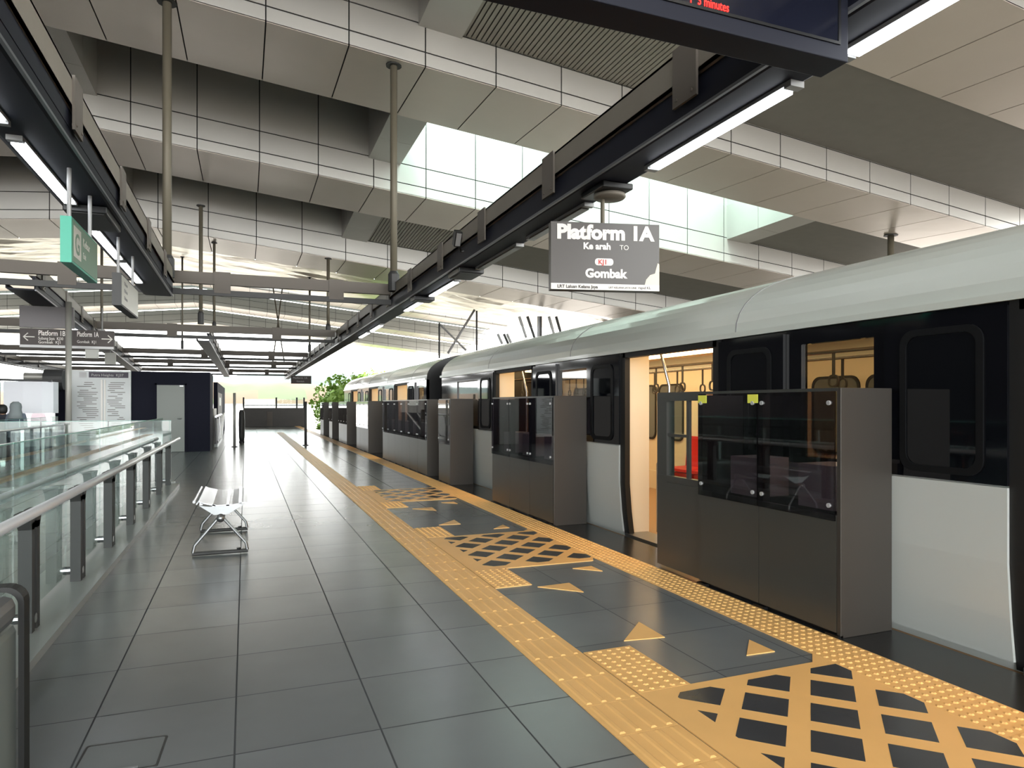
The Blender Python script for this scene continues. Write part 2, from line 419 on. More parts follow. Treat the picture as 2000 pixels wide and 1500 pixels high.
# ================================================================== FLOOR MARKINGS
def tactile_ribs(x0, x1, y0, y1, label, n=4):
    t = thing('tactile_strip', label, 'tactile paving', (x0, y0, 0))
    b = MB(); r = MB(); w = (x1 - x0)
    y = y0
    while y < y1 - .01:
        ye = min(y + .3, y1)
        b.box(x0, x1, y + .001, ye - .001, 0, .006)
        for k in range(n):
            c = x0 + w * (k + .5) / n
            r.hexa([(c - .016, y + .012, .006), (c + .016, y + .012, .006), (c + .016, ye - .012, .006), (c - .016, ye - .012, .006),
                    (c - .009, y + .02, .0115), (c + .009, y + .02, .0115), (c + .009, ye - .02, .0115), (c - .009, ye - .02, .0115)])
        y += .3
    part(b, 'tile_base', M['yellow'], t); part(r, 'raised_bar', M['yellow'], t)['kind'] = 'stuff'
    return t
def domes(mb, x0, x1, y0, y1, p=.055):
    nx = max(1, int(round((x1 - x0) / p))); ny = max(1, int(round((y1 - y0) / p)))
    for i in range(nx):
        for j in range(ny):
            x = x0 + (x1 - x0) * (i + .5) / nx; y = y0 + (y1 - y0) * (j + .5) / ny
            k = len(mb.v)
            for r, z in ((.017, .006), (.010, .0115)):
                for q in range(6):
                    a = math.pi * q / 3; mb.v.append((x + r * math.cos(a), y + r * math.sin(a), z))
            for q in range(6):
                w = (q + 1) % 6; mb.f.append((k + q, k + w, k + 6 + w, k + 6 + q)); mb.m.append(0)
            mb.f.append(tuple(k + 6 + q for q in range(6))); mb.m.append(0)
def tactile_dots(x0, x1, y0, y1, label, ydome=None, name='tactile_strip', group=None):
    t = thing(name, label, 'tactile paving', (x0, y0, 0), group)
    b = MB(); y = y0
    while y < y1 - .01:
        ye = min(y + .3, y1); b.box(x0, x1, y + .001, ye - .001, 0, .006); y += .3
    d = MB(); domes(d, x0, x1, y0, ydome or y1)
    part(b, 'tile_base', M['yellow'], t); part(d, 'raised_dome', M['yellow'], t)['kind'] = 'stuff'
    return t
tactile_ribs(1.45, 1.76, -2, 36, 'yellow ribbed guide strip running along the platform middle beside the crosshatch boxes')
tactile_dots(2.96, 3.28, -2, 46, 'yellow dotted warning strip running along the foot of the platform screen cabinets', ydome=16)
HATCH = [(1.28, 2.84, 'yellow crosshatch box nearest the camera, cut off by the lower edge'),
         (5.43, 6.95, 'yellow crosshatch box on the floor before the open gap between the two nearest screen cabinets'),
         (9.7, 11.15, 'pale distant yellow crosshatch box beside the third screen cabinet')]
def clip(poly, x0, x1, y0, y1):
    def cut(p, f):
        out = []
        for i in range(len(p)):
            a, b = p[i], p[(i + 1) % len(p)]; fa, fb = f(a), f(b)
            if fa >= 0: out.append(a)
            if fa * fb < 0: s = fa / (fa - fb); out.append((a[0] + (b[0] - a[0]) * s, a[1] + (b[1] - a[1]) * s))
        return out
    for f in (lambda q: q[0] - x0, lambda q: x1 - q[0], lambda q: q[1] - y0, lambda q: y1 - q[1]):
        poly = cut(poly, f)
        if len(poly) < 3: return []
    return poly
FLOORPLAIN = mat('dark granite infill', (62, 64, 68), 0.24, var=0.1)
for k, (y0, y1, lab) in enumerate(HATCH):
    t = thing('crosshatch_marking', lab, 'floor marking', (1.88, y0, 0), 'crosshatch boxes on the platform floor')
    x0, x1 = 1.77, 2.96
    part(MB().prism([(x0, y0), (1.9, y0), (2.9, y0 - .02), (x1, y0 + .1), (x1, y1 + .1), (2.86, y1), (1.9, y1), (x0, y1)], 'Z', 0, .0055), 'yellow_field', M['yellow'], t)
    mb = MB(); p, h = .29, .098
    cx, cy = 2.665, y1 - .32
    for i in range(-8, 9):
        for j in range(-8, 9):
            x = cx + (i + j) * p / math.sqrt(2); y = cy + (i - j) * p / math.sqrt(2)
            s = h * math.sqrt(2)
            q = clip([(x + s, y), (x, y + s), (x - s, y), (x, y - s)], 1.92, 2.955, y0 + .09, y1 - .065)
            if len(q) >= 3:
                ar = abs(sum(q[a][0] * q[(a + 1) % len(q)][1] - q[(a + 1) % len(q)][0] * q[a][1] for a in range(len(q)))) / 2
                if ar > .0015: mb.prism(q, 'Z', .004, .0062)
    part(mb, 'dark_cell', FLOORPLAIN, t)
for a, b, lab in ((2.84, 3.42, 'yellow dotted tactile block beside the far end of the nearest crosshatch box'),
                  (4.86, 5.43, 'yellow dotted tactile block at the near end of the second crosshatch box'),
                  (6.96, 7.54, 'yellow dotted tactile block at the far end of the second crosshatch box'),
                  (9.15, 9.7, 'pale yellow dotted tactile block at the near end of the third crosshatch box'),
                  (11.15, 11.75, 'pale yellow dotted tactile block at the far end of the third crosshatch box')):
    tactile_dots(1.77, 2.07, a, b, lab, name='tactile_block', group='dotted tactile blocks off the guide strip')
TRI = [([(2.085, 3.507), (2.354, 3.775), (2.345, 3.471)], 'larger yellow floor triangle just beyond the nearest dotted tactile block'),
       ([(2.60, 3.055), (2.785, 3.25), (2.79, 3.045)], 'smaller yellow floor triangle near the nearest crosshatch box beside the dotted strip'),
       ([(2.085, 4.785), (2.361, 4.80), (2.348, 4.529)], 'larger yellow floor triangle before the second crosshatch box'),
       ([(2.60, 5.22), (2.785, 5.23), (2.79, 5.04)], 'smaller yellow floor triangle before the second crosshatch box near the dotted strip'),
       ([(2.09, 7.66), (2.355, 7.93), (2.345, 7.63)], 'larger pale floor triangle beyond the second crosshatch box'),
       ([(2.60, 7.2), (2.785, 7.4), (2.79, 7.2)], 'smaller pale floor triangle beyond the second crosshatch box near the dotted strip'),
       ([(2.085, 8.98), (2.361, 9.0), (2.348, 8.72)], 'larger pale floor triangle before the third crosshatch box'),
       ([(2.60, 9.4), (2.785, 9.41), (2.79, 9.22)], 'smaller pale floor triangle before the third crosshatch box near the dotted strip')]
for p, lab in TRI:
    tag(MB().prism(p, 'Z', 0, .005).build('arrow_marking', M['yellow']), lab, 'floor marking', 'yellow triangles pointing along the queue area')
# floor access hatch
t = thing('floor_hatch', 'small rectangular access hatch outlined in the floor at the lower left', 'hatch', (-.46, 3.1, 0))
hm = Matrix.Translation((-.46, 3.09, 0)) @ Matrix.Rotation(-.05, 4, 'Z')
part(ring_prism(MB(), rrect(-.15, .15, -.13, .13, .01, 2), rrect(-.142, .142, -.122, .122, .01, 2), 'Z', 0, .003).xf(hm), 'hatch_frame', M['charcoal'], t)
part(MB().box(-.142, .142, -.122, .122, 0, .002).xf(hm), 'hatch_lid', mat('hatch lid', (106, 110, 112), .3), t)
part(MB().box(-.04, .08, -.118, -.108, .002, .006).xf(hm), 'lift_handle', M['steel'], t)

# ================================================================== TRAIN
SX, CX, GZ = 3.80, 5.12, 1.965       # side plane, car centre, gutter height
def side_x(z):
    return SX if z > .55 else SX + .11 * ((.55 - z) / .9) ** 1.4
def car(y0, y1, doors, label, wins):
    t = thing('train_car', label, 'train', (CX, (y0 + y1) / 2, -1.1))
    # lower body panels
    lo = MB(); bl = MB(); zs = [-.75, -.4, 0.0, .25, .55, .97]
    spans = []; c = y0
    for a, b in doors: spans.append((c, a)); c = b
    spans.append((c, y1))
    for a, b in spans:
        if b - a < .02: continue
        for za, zb in zip(zs, zs[1:]):
            xa, xb = side_x(za), side_x(zb)
            lo.hexa([(xa, a, za), (xa + .06, a, za), (xa + .06, b, za), (xa, b, za), (xb, a, zb), (xb + .06, a, zb), (xb + .06, b, zb), (xb, b, zb)])
        # gloss band with window holes
        ws = sorted(w for w in wins if a - .01 <= w[0] and w[1] <= b + .01)
        q = a
        for w0, w1 in ws:
            bl.box(SX, SX + .06, q, w0, .97, GZ); bl.box(SX, SX + .06, w0, w1, .97, 1.02); bl.box(SX, SX + .06, w0, w1, 1.84, GZ); q = w1
        bl.box(SX, SX + .06, q, b, .97, GZ)
    for a, b in doors:
        for za, zb in zip(zs[:2], zs[1:3]):
            xa, xb = side_x(za), side_x(zb)
            lo.hexa([(xa, a, za), (xa + .06, a, za), (xa + .06, b, za), (xa, b, za), (xb, a, zb), (xb + .06, a, zb), (xb + .06, b, zb), (xb, b, zb)])
        bl.box(SX, SX + .06, a, b, 1.925, GZ)
    part(lo, 'lower_body', M['carwhite'], t)
    part(bl, 'window_band', M['gloss'], t)
    for a, b in doors:       # rubber surround
        fr = MB()
        for yy in (a, b):
            for za, zb in zip([-.02, .25, .55, .97], [.25, .55, .97, 1.96]):
                xa, xb = side_x(za) - .012, side_x(zb) - .012
                fr.hexa([(xa, yy - .05, za), (xa + .06, yy - .05, za), (xa + .06, yy + .05, za), (xa, yy + .05, za),
                         (xb, yy - .05, zb), (xb + .06, yy - .05, zb), (xb + .06, yy + .05, zb), (xb, yy + .05, zb)])
        fr.box(SX - .012, SX + .08, a, b, 1.9, 1.96)
        part(fr, 'door_surround', M['rubber'], t)
        part(MB().box(SX + .02, SX + .3, a, b, -.03, .012), 'door_sill', M['steel'], t)
        for la, lb in ((a - .80, a - .05), (b + .05, b + .80)):
            la, lb = max(la, y0 + .05), min(lb, y1 - .05)
            if lb - la < .3: continue
            lf = MB()
            for za, zb in zip([0.02, .25, .55], [.25, .55, .955]):
                xa, xb = side_x(za) - .03, side_x(zb) - .03
                lf.hexa([(xa, la, za), (xa + .028, la, za), (xa + .028, lb, za), (xa, lb, za), (xb, la, zb), (xb + .028, la, zb), (xb + .028, lb, zb), (xb, lb, zb)], 0)
            lf.box(SX - .03, SX - .002, la, lb, .965, 1.93, 1)
            d = part(lf, 'door_leaf', [M['carwhite'], M['gloss']], t)
            o_, i_ = rrect(la + .12, lb - .12, 1.0, 1.85, .09), rrect(la + .16, lb - .16, 1.04, 1.81, .07)
            part(ring_prism(MB(), o_, i_, 'X', SX - .042, SX - .03), 'window_frame', M['frame'], d)
            part(MB().prism(i_, 'X', SX - .033, SX - .03), 'leaf_window', M['leafwin'], d)
    for a, b in wins:
        part(MB().box(SX + .02, SX + .03, a, b, 1.02, 1.84), 'window_pane', M['carwin'], t)
    # roof shell
    prof = []
    for k in range(0, 25):
        th = math.pi * k / 24
        prof.append((CX - (CX - SX) * math.cos(th) * (1.0), GZ + .615 * math.sin(th) ** .85))
    inner = [(CX + (p - CX) * .955, GZ + (q - GZ) * .9 - .02) for p, q in prof]
    rf = MB(); rf.prism(prof + inner[::-1], 'Y', y0 + .02, y1 - .02)
    r_ = part(rf, 'roof', M['roofwhite'], t, smooth=False)
    gt = MB().box(SX - .035, SX + .02, y0 + .02, y1 - .02, GZ - .012, GZ + .03)
    part(gt, 'rain_gutter', M['roofwhite'], t)
    for yy in [y0 + 1.5 + 3.1 * q for q in range(int((y1 - y0) / 3.1))]:
        sm = MB()
        for (p, q), (p2, q2) in zip(prof[:9], prof[1:10]):
            sm.hexa([(p, yy - .006, q + .001), (p, yy + .006, q + .001), (p2, yy + .006, q2 + .001), (p2, yy - .006, q2 + .001),
                     (p - .003, yy - .006, q + .004), (p - .003, yy + .006, q + .004), (p2 - .003, yy + .006, q2 + .004), (p2 - .003, yy - .006, q2 + .004)])
        part(sm, 'roof_seam', M['lamphouse'], t)

    # ends
    endp = prof + [(2 * CX - SX, .55), (2 * CX - SX - .1, -.75), (SX + .1, -.75), (SX, .55)]
    for ya, yb in ((y0, y0 + .05), (y1 - .05, y1)):
        part(MB().prism(endp, 'Y', ya, yb), 'end_wall', M['black'], t)
    # interior
    part(MB().box(SX + .06, 2 * CX - SX - .06, y0 + .05, y1 - .05, -.05, .0), 'interior_floor', M['intfloor'], t)
    fw = MB(); XF = 2 * CX - SX - .06
    fwm = mat('far side window', (112, 116, 118), .08); wl_ = []
    fw.box(XF, XF + .06, y0 + .05, y1 - .05, -.75, GZ)
    for a, b in doors:
        for c0 in (a + .08, a + (b - a) / 2 + .06):
            wl_.append((c0, c0 + (b - a) / 2 - .16, .85))
    for a, b in wins: wl_.append((a - .1, b + .1, .9))
    part(fw, 'interior_wall', M['cream'], t)
    for a, b, z in wl_:
        w_ = part(MB().prism(rrect(a, b, z, 1.7, .1), 'X', XF - .012, XF), 'far_window', fwm, t)
        part(ring_prism(MB(), rrect(a - .03, b + .03, z - .03, 1.73, .12), rrect(a, b, z, 1.7, .1), 'X', XF - .02, XF), 'window_gasket', M['rubber'], w_)
    part(MB().box(SX + .06, XF, y0 + .05, y1 - .05, 2.12, 2.16), 'interior_ceiling', M['cream'], t)
    part(MB().box(CX - .75, CX - .55, y0 + .3, y1 - .3, 2.09, 2.12), 'lamp_strip', M['warm'], t)
    part(MB().box(CX + .45, CX + .65, y0 + .3, y1 - .3, 2.09, 2.12), 'lamp_strip', M['warm'], t)
    # near-side interior lining beside doors (cream jambs)
    for a, b in doors:
        for yy, s_ in ((a, -1), (b, 1)):
            jm = MB().box(SX + .055, SX + .34, yy + s_ * .05 - .02, yy + s_ * .05 + .02, 0.0, 2.1)
            part(jm, 'door_jamb_lining', M['cream'], t)
    part(MB().box(SX + .065, SX + .09, y0 + .05, y1 - .05, 0, .97) if False else MB().box(XF - .04, XF - .012, y0 + .1, y1 - .1, 0, .3), 'heater_cover', M['cream'], t)
    # poles, rails, straps, seats
    for a, b in doors:
        c = (a + b) / 2
        part(MB().tube([(SX + .42, b - .02, 0), (SX + .42, b - .02, .75), (SX + .5, b - .12, .95), (SX + .5, b - .12, 1.6), (SX + .42, b - .02, 2.1)], .017), 'grab_pole', M['chrome'], t)
        part(MB().tube([(CX, c, 0), (CX, c, 2.1)], .018), 'grab_pole', M['chrome'], t)
        part(MB().tube([(SX + .42, a + .02, 0), (SX + .42, a + .02, 2.1)], .017), 'grab_pole', M['chrome'], t)
    for xr in (CX - .35, CX + .35):
        part(MB().tube([(xr, y0 + .4, 1.86), (xr, y1 - .4, 1.86)], .016), 'grab_rail', M['chrome'], t)
        st = MB(); yy = y0 + .8
        while yy < y1 - .6:
            st.box(xr - .004, xr + .004, yy - .015, yy + .015, 1.66, 1.87)
            ring_prism(st, rrect(yy - .055, yy + .055, 1.55, 1.66, .04, 3), rrect(yy - .04, yy + .04, 1.565, 1.645, .03, 3), 'X', xr - .008, xr + .008); yy += .55
        s = part(st, 'hanging_strap', M['charcoal'], t); s['kind'] = 'stuff'
    for a, b in spans:
        if b - a < .8: continue
        sa, sb = a + .15, b - .15
        n = max(1, int((sb - sa) / .5)); w = (sb - sa) / n
        for k in range(n):
            ya = sa + k * w
            mbs = MB(); mbs.prism([(XF - .5, .42), (XF - .1, .38), (XF - .05, .40), (XF - .03, .92), (XF - .09, .92), (XF - .13, .47), (XF - .5, .46)], 'Y', ya + .015, ya + w - .015)
            mbs.box(XF - .4, XF - .05, ya + .05, ya + w - .05, .2, .39)
            part(mbs, 'passenger_seat', M['red'], t)
    return t
NEARD = [(-3.27, -1.72), (.83, 2.36), (4.83, 6.40), (8.87, 10.43)]
car(-6.2, 13.75, NEARD, 'nearer metro car with pale roof and gloss black window band filling the right side', [(3.26, 3.88), (7.25, 8.05), (11.35, 12.6)])
FARD = [(16.84, 18.40), (20.9, 22.45), (24.95, 26.5)]
car(14.95, 28.7, FARD, 'farther metro car coupled ahead, seen beyond the black gap between the cars', [(15.2, 15.9), (19.3, 20.0), (23.4, 24.1)])
t = thing('gangway_bellows', 'dark bellows joining the two metro cars', 'gangway', (CX, 14.35, 0))
mb = MB()
for k in range(10):
    y = 13.76 + k * .118; e = .06 if k % 2 else 0
    ring_prism(mb, rrect(CX - .85 - e, CX + .85 + e, -.1 - e, 2.25 + e, .15, 3), rrect(CX - .7, CX + .7, 0, 2.1, .12, 3), 'Y', y, y + .116)
part(mb, 'bellows_fold', M['black'], t)

# ================================================================== PLATFORM SCREEN CABINETS
FX, BX, PZ = 3.30, 3.72, 1.5
def cabinet(y0, y1, label, gate=None, panels=2, dark=True, stickers=()):
    t = thing('screen_cabinet', label, 'platform screen', (FX, y0, 0), 'platform screen cabinets along the track edge')
    yb = gate[0] if gate else y1
    n = panels; w = (yb - y0 - .03) / n
    # near side plate + carcass
    part(MB().box(FX, BX, y0, y0 + .03, .004, PZ), 'side_panel', M['psdside'], t, bevel=.004)
    part(MB().box(FX + .002, FX + .04, y0 + .03, yb, PZ - .02, PZ), 'top_cap', M['psd'], t)
    part(MB().box(BX - .03, BX, y0 + .03, yb, .004, .74), 'back_panel', M['psdside'], t)
    for k in range(n):
        a, b = y0 + .03 + k * w, y0 + .03 + (k + 1) * w
        part(MB().box(FX, FX + .03, a + .003, b - .003, .03, .735), 'lower_panel', M['psd'], t)
        g = part(MB().box(FX - .012, FX + .0, a + .006, b - .006, .70, PZ - .02), 'glass_panel', M['psdglass'], t)
        for yy in (a + .045, b - .045):
            for zz in (.79, PZ - .09):
                part(MB().tube([(FX - .012, yy, zz), (FX - .022, yy, zz)], .014, 10), 'glass_bolt', M['railsteel'], g)
        part(MB().box(FX + .06, FX + .34, a + .12 * w, a + .55 * w, .745, 1.02), 'motor_box', M['signwhite'], t)
        if k: part(MB().box(FX + .01, FX + .07, a - .03, a + .03, .735, PZ - .03), 'mullion', M['charcoal'], t)
    part(MB().box(FX + .01, BX - .02, yb - .03, yb, .03, PZ - .03), 'end_panel', M['psd'], t)
    part(MB().box(FX + .03, BX - .03, y0 + .03, yb, .004, .03), 'base_plinth', M['black'], t)
    ft = MB()
    for k in range(n + 1):
        yy = y0 + .05 + k * (yb - y0 - .1) / n
        ft.box(FX - .02, FX + .02, yy - .05, yy + .05, .004, .02)
    part(ft, 'base_foot', M['black'], t)
    for yy in stickers:
        part(MB().box(FX - .016, FX - .012, yy - .05, yy + .05, PZ - .09, PZ - .03), 'warning_sticker', M['sticker'], t)
    if gate:
        ga, gb = gate
        part(MB().box(FX + .02, FX + .06, ga + .003, gb, .03, .745), 'gate_lower_panel', M['psd'], t)
        fr = MB()
        fr.box(FX + .02, FX + .065, ga, ga + .04, .745, PZ); fr.box(FX + .02, FX + .10, gb - .14, gb, .745, PZ)
        fr.box(FX + .018, FX + .067, ga + .002, gb - .002, PZ - .07, PZ + .002); fr.box(FX + .018, FX + .067, ga + .002, gb - .002, .747, .80)
        fr.box(FX + .03, FX + .055, ga + .17, ga + .205, .80, PZ - .07); fr.box(FX + .03, FX + .055, ga + .205, gb - .14, 1.13, 1.155)
        part(fr, 'gate_frame', M['psd'], t)
        part(MB().box(FX + .045, FX + .052, ga + .03, gb - .13, .78, PZ - .06), 'gate_pane', M['clear'], t)
    return t
cabinet(3.06, 5.03, 'nearest charcoal platform screen cabinet with smoked glass and a framed sliding gate', gate=(4.42, 5.03), stickers=(3.80, 4.36))
cabinet(7.10, 9.2, 'second charcoal platform screen cabinet from the camera, with smoked glass over grey lower panels', panels=3)
cabinet(11.35, 12.1, 'narrow third platform screen cabinet standing beside the gap between the cars', panels=1)
cabinet(12.95, 17.55, 'long fourth platform screen of bright silvery panels in front of the farther car', panels=6)
cabinet(19.75, 22.0, 'fifth platform screen cabinet, in front of the farther car past the long silvery screen', panels=3)
cabinet(24.2, 26.4, 'sixth platform screen cabinet, small and dark near the far end of the train', panels=3)
cabinet(28.5, 29.6, 'seventh platform screen cabinet, just beyond the front of the train', panels=1)
cabinet(31.8, 33.2, 'farthest platform screen cabinet, the last small dark box along the edge', panels=1)

# ================================================================== OVERHEAD BEAMS
def long_beam(y0, y1, xl, xr, side, label, ys, name='service_beam', zt=3.98):
    """side=-1: channel on the left (-X) face, +1 on the right"""
    t = thing(name, label, 'overhead beam', ((xl + xr) / 2, y0, 3.5))
    cx = xl if side < 0 else xr
    a, b = (cx - .03, cx + .10) if side < 0 else (cx - .10, cx + .03)
    ch = MB()
    f = a if side < 0 else b
    ch.box(min(f, f - side * .02), max(f, f - side * .02), y0, y1, 3.74, zt); ch.box(a, b, y0, y1, zt - .02, zt); ch.box(a, b, y0, y1, 3.74, 3.76)
    part(ch, 'channel', M['channel'], t)
    part(MB().box(a + .05, b - .03 if b - .03 > a + .05 else b, y0, y1, 3.6, 3.74), 'web', M['navy'], t)
    tr = MB()
    tr.prism([(xl, 3.50), (xl + .04, 3.48), (xr - .04, 3.48), (xr, 3.50), (xr, 3.59), (xr - .02, 3.59), (xr - .02, 3.51), (xl + .02, 3.51), (xl + .02, 3.59), (xl, 3.59)], 'Y', y0, y1)
    part(tr, 'cable_tray', M['navy'], t)
    part(MB().box(cx - .012, cx + .012, y0, y1, 3.478, 3.50), 'tray_lip', M['lip'], t)
    for y in ys:
        o = (cx - .05, cx - .03) if side < 0 else (cx + .03, cx + .05)
        bk = MB().box(o[0], o[1], y - .14, y + .14, 3.57, zt + .02)
        for yy in (-.09, .09): bk.tube([((o[0] + o[1]) / 2 - .02, y + yy, 3.62), ((o[0] + o[1]) / 2 + .02, y + yy, 3.62)], .014, 8)
        part(bk, 'bracket_plate', M['bracket'], t)
    return t
long_beam(-4, 59, 2.98, 3.38, -1, 'long service beam with lamps over the yellow strip, running from the upper right to the far end', [-.2, 1.95, 4.1, 6.47, 8.62, 10.7] + [12.9 + 2.15 * k for k in range(20)])
long_beam(-4, 14.6, -1.80, -1.30, 1, 'service beam with lamps in the upper left corner ending at the first cross beam', [1.9, 4.2, 6.4, 8.6, 10.8, 12.9])
mid = long_beam(14.75, 52, -4.02, -3.57, 1, 'middle service beam over the direction sign beyond the first cross beam', [15.3, 18.3, 21.0, 23.7, 26.4, 29, 32, 35])
mid.rotation_euler = (0, 0, math.radians(4.55))
long_beam(24.6, 56, -1.5, -1.1, 1, 'short looking service beam leading away above the navy booth', [26.5, 29, 31.5, 34, 37])
long_beam(30, 70, -11.6, -11.2, 1, 'distant service beam along the far left platform edge', [32, 35, 38, 41, 44, 47])
def cross_beam(y, label, x0=-11.6, x1=2.93, br=()):
    t = thing('cross_beam', label, 'overhead beam', ((x0 + x1) / 2, y, 3.5))
    part(MB().box(x0, x1, y - .01, y + .01, 3.77, 4.0).box(x0, x1, y, y + .1, 3.98, 4.0).box(x0, x1, y, y + .1, 3.77, 3.79), 'channel', M['bracket'], t)
    part(MB().box(x0, x1, y - .02, y + .06, 3.55, 3.66), 'lower_rail', M['charcoal'], t)
    for x in br: part(MB().box(x - .15, x + .15, y - .03, y - .01, 3.6, 4.02), 'bracket_plate', M['bracket'], t)
    return t
cross_beam(14.66, 'nearest cross beam spanning between the two lamp beams above the platform', br=(-.42, 1.78, -3.05, -7))
cross_beam(24.5, 'second cross beam, behind the direction sign', br=(-2.2, 1.0, -7))
cross_beam(35.5, 'third cross beam from the camera', br=(-1.8, 1.2))
cross_beam(43.5, 'fourth cross beam from the camera, above the booth', br=(-4, -1, 1.6))
cross_beam(54, 'farthest cross beam just under the open sky', br=(-1, 1.5))
# lamps
def lamp(x, y0, y1, label, on=True, w=.09):
    t = thing('linear_lamp', label, 'lamp', (x, (y0 + y1) / 2, 3.48), 'linear lamps under the service beams')
    part(MB().box(x - w / 2 - .012, x + w / 2 + .012, y0, y1, 3.455, 3.48), 'housing', M['lamphouse'], t)
    part(MB().box(x - w / 2, x + w / 2, y0 + .03, y1 - .03, 3.435, 3.455), 'diffuser', M['lamp'] if on else M['lampoff'], t)
    for yy in (y0 - .06, y1): part(MB().box(x - w / 2 - .01, x + w / 2 + .01, yy, yy + .06, 3.44, 3.48), 'end_cap', M['lamphouse'], t)
lamp(3.30, 1.35, 3.0, 'lit linear lamp in the upper right corner beside the black display')
lamp(3.30, 3.46, 5.06, 'lit linear lamp beyond the black display, on the right beam')
lamp(3.30, 6.3, 7.75, 'unlit linear lamp just above the hanging platform sign', False)
lamp(3.30, 8.2, 9.75, 'unlit linear lamp to the left of the hanging platform sign', False)
lamp(3.28, 10.9, 12.55, 'lit linear lamp on the right beam past the black junction box')
lamp(3.28, 13.2, 14.75, 'lit linear lamp on the right beam near the first cross beam')
lamp(3.28, 17.6, 19.1, 'small lit linear lamp far along the right beam', True)
lamp(3.28, 19.6, 21.1, 'farthest small lit linear lamp along the right beam', True)
lamp(-1.66, 4.3, 5.95, 'lit linear lamp cut off by the left edge of the picture')
lamp(-1.66, 6.35, 8.1, 'lit linear lamp before the teal sign, on the left beam')
lamp(-1.66, 9.2, 10.95, 'lit linear lamp behind the teal sign, on the left beam')
lamp(-1.66, 11.2, 12.95, 'lit linear lamp at the end of the left beam, over the white hanging sign')
lamp(-4.34, 20.6, 22.2, 'lit linear lamp under the middle beam behind the direction sign column')
# junction boxes, speaker, camera
for (x, y0, y1, l) in ((3.2, 9.85, 10.45, 'black junction box under the right beam left of the hanging platform sign'),
                       (3.2, 12.75, 13.1, 'small black junction box between the two lit lamps of the right beam'),
                       (-1.55, 8.2, 9.05, 'dark junction box under the left beam above the teal sign')):
    t = thing('junction_box', l, 'junction box', (x, y0, 3.4))
    part(MB().box(x - .2, x + .2, y0, y1, 3.4, 3.478), 'box_body', M['black'], t, bevel=.01)
    part(MB().box(x - .17, x + .17, y0 + .03, y1 - .03, 3.392, 3.4), 'cover_plate', M['charcoal'], t)
t = thing('ceiling_speaker', 'round beige speaker under the right beam just above the platform sign', 'speaker', (3.26, 5.75, 3.4))
part(MB().box(3.08, 3.40, 5.55, 6.0, 3.42, 3.478), 'mount_box', M['black'], t, bevel=.01)
part(MB().lathe([(.09, 0), (.15, -.005), (.155, -.03), (.14, -.045), (.02, -.05)], (3.26, 5.75, 3.42), 24), 'speaker_grille', M['channel'], t, smooth=True)
t = thing('security_camera', 'small black box camera fixed on the side of the right beam', 'camera', (2.86, 9.3, 3.62))
cm = Matrix.Translation((2.80, 9.25, 3.74)) @ Matrix.Rotation(.5, 4, 'X')
part(MB().box(-.05, .05, -.03, .09, -.11, .11).xf(cm), 'camera_body', M['black'], t, bevel=.008)
part(MB().box(-.035, .035, -.038, -.03, -.09, .09).xf(cm), 'front_window', M['lamphouse'], t)
part(MB().tube([(2.82, 9.3, 3.68), (2.9, 9.45, 3.62), (2.95, 9.45, 3.62)], .02, 8), 'mount_arm', M['black'], t)

# hanger rods
def roof_under(x, y):
    for (yy, zr, bk) in ROWS:
        if yy <= y <= yy + 2.95:
            s = (y - yy) / 2.95; return zg(zr - .315 + (bk + .315) * s, x)
    if y > 29.15: return zg(7.66 + (12.1 - 7.66) * (y - 29.15) / 33.35, x)
    return zg(10, x)
def rod(x, y, zb, label, r=.045, zt=None):
    t = thing('hanger_rod', label, 'hanger rod', (x, y, zb), 'steel rods hanging the beams from the roof')
    z1 = zt or roof_under(x, y)
    part(MB().tube([(x, y, zb), (x, y, z1)], r, 12), 'rod_tube', M['tube'], t, smooth=True)
    part(MB().lathe([(r * 1.6, 0), (r * 1.6, .35), (r * 1.05, .42)], (x, y, zb), 12), 'lower_clamp', M['charcoal'], t)
    part(MB().lathe([(r * 2.2, -.03), (r * 2.2, 0)], (x, y, z1), 12), 'roof_plate', M['charcoal'], t)
rod(2.92, 14.3, 3.79, 'tall rod left of the platform sign, dropping from the roof rib to the right beam', .075)
rod(-1.37, 14.3, 3.79, 'tall rod at the end of the left beam rising out of the picture', .08)
rod(20.0, 16.5, 1.6, 'pale rod beyond the train roof on the far right', .10)
rod(2.9, 26.3, 4.0, 'rod dropping to the second cross beam end at the right beam', .06)
rod(3.0, 35.4, 4.0, 'thin rod dropping to the third cross beam end', .05)
rod(-1.35, 24.4, 4.02, 'rod at the short beam over the booth, thicker of the close pair', .06, 7.9)
rod(-1.05, 27.0, 4.0, 'rod beside the short beam, thinner of the close pair', .045)
rod(-2.75, 35.4, 4.0, 'thin long rod left of the close pair over the booth', .04)
rod(-5.2, 30.5, 4.02, 'thin rod above the map board', .05)
t = thing('hanger_rod', 'thin V shaped pair of rods over the far platform', 'hanger rod', (1.85, 43.5, 4.0), 'steel rods hanging the beams from the roof')
for x in (1.55, 2.2): part(MB().tube([(x, 43.5, 4.0), (1.85, 43.5, 6.4), (3.7 - x, 43.5, 8.9)], .04, 8), 'rod_tube', M['tube'], t)
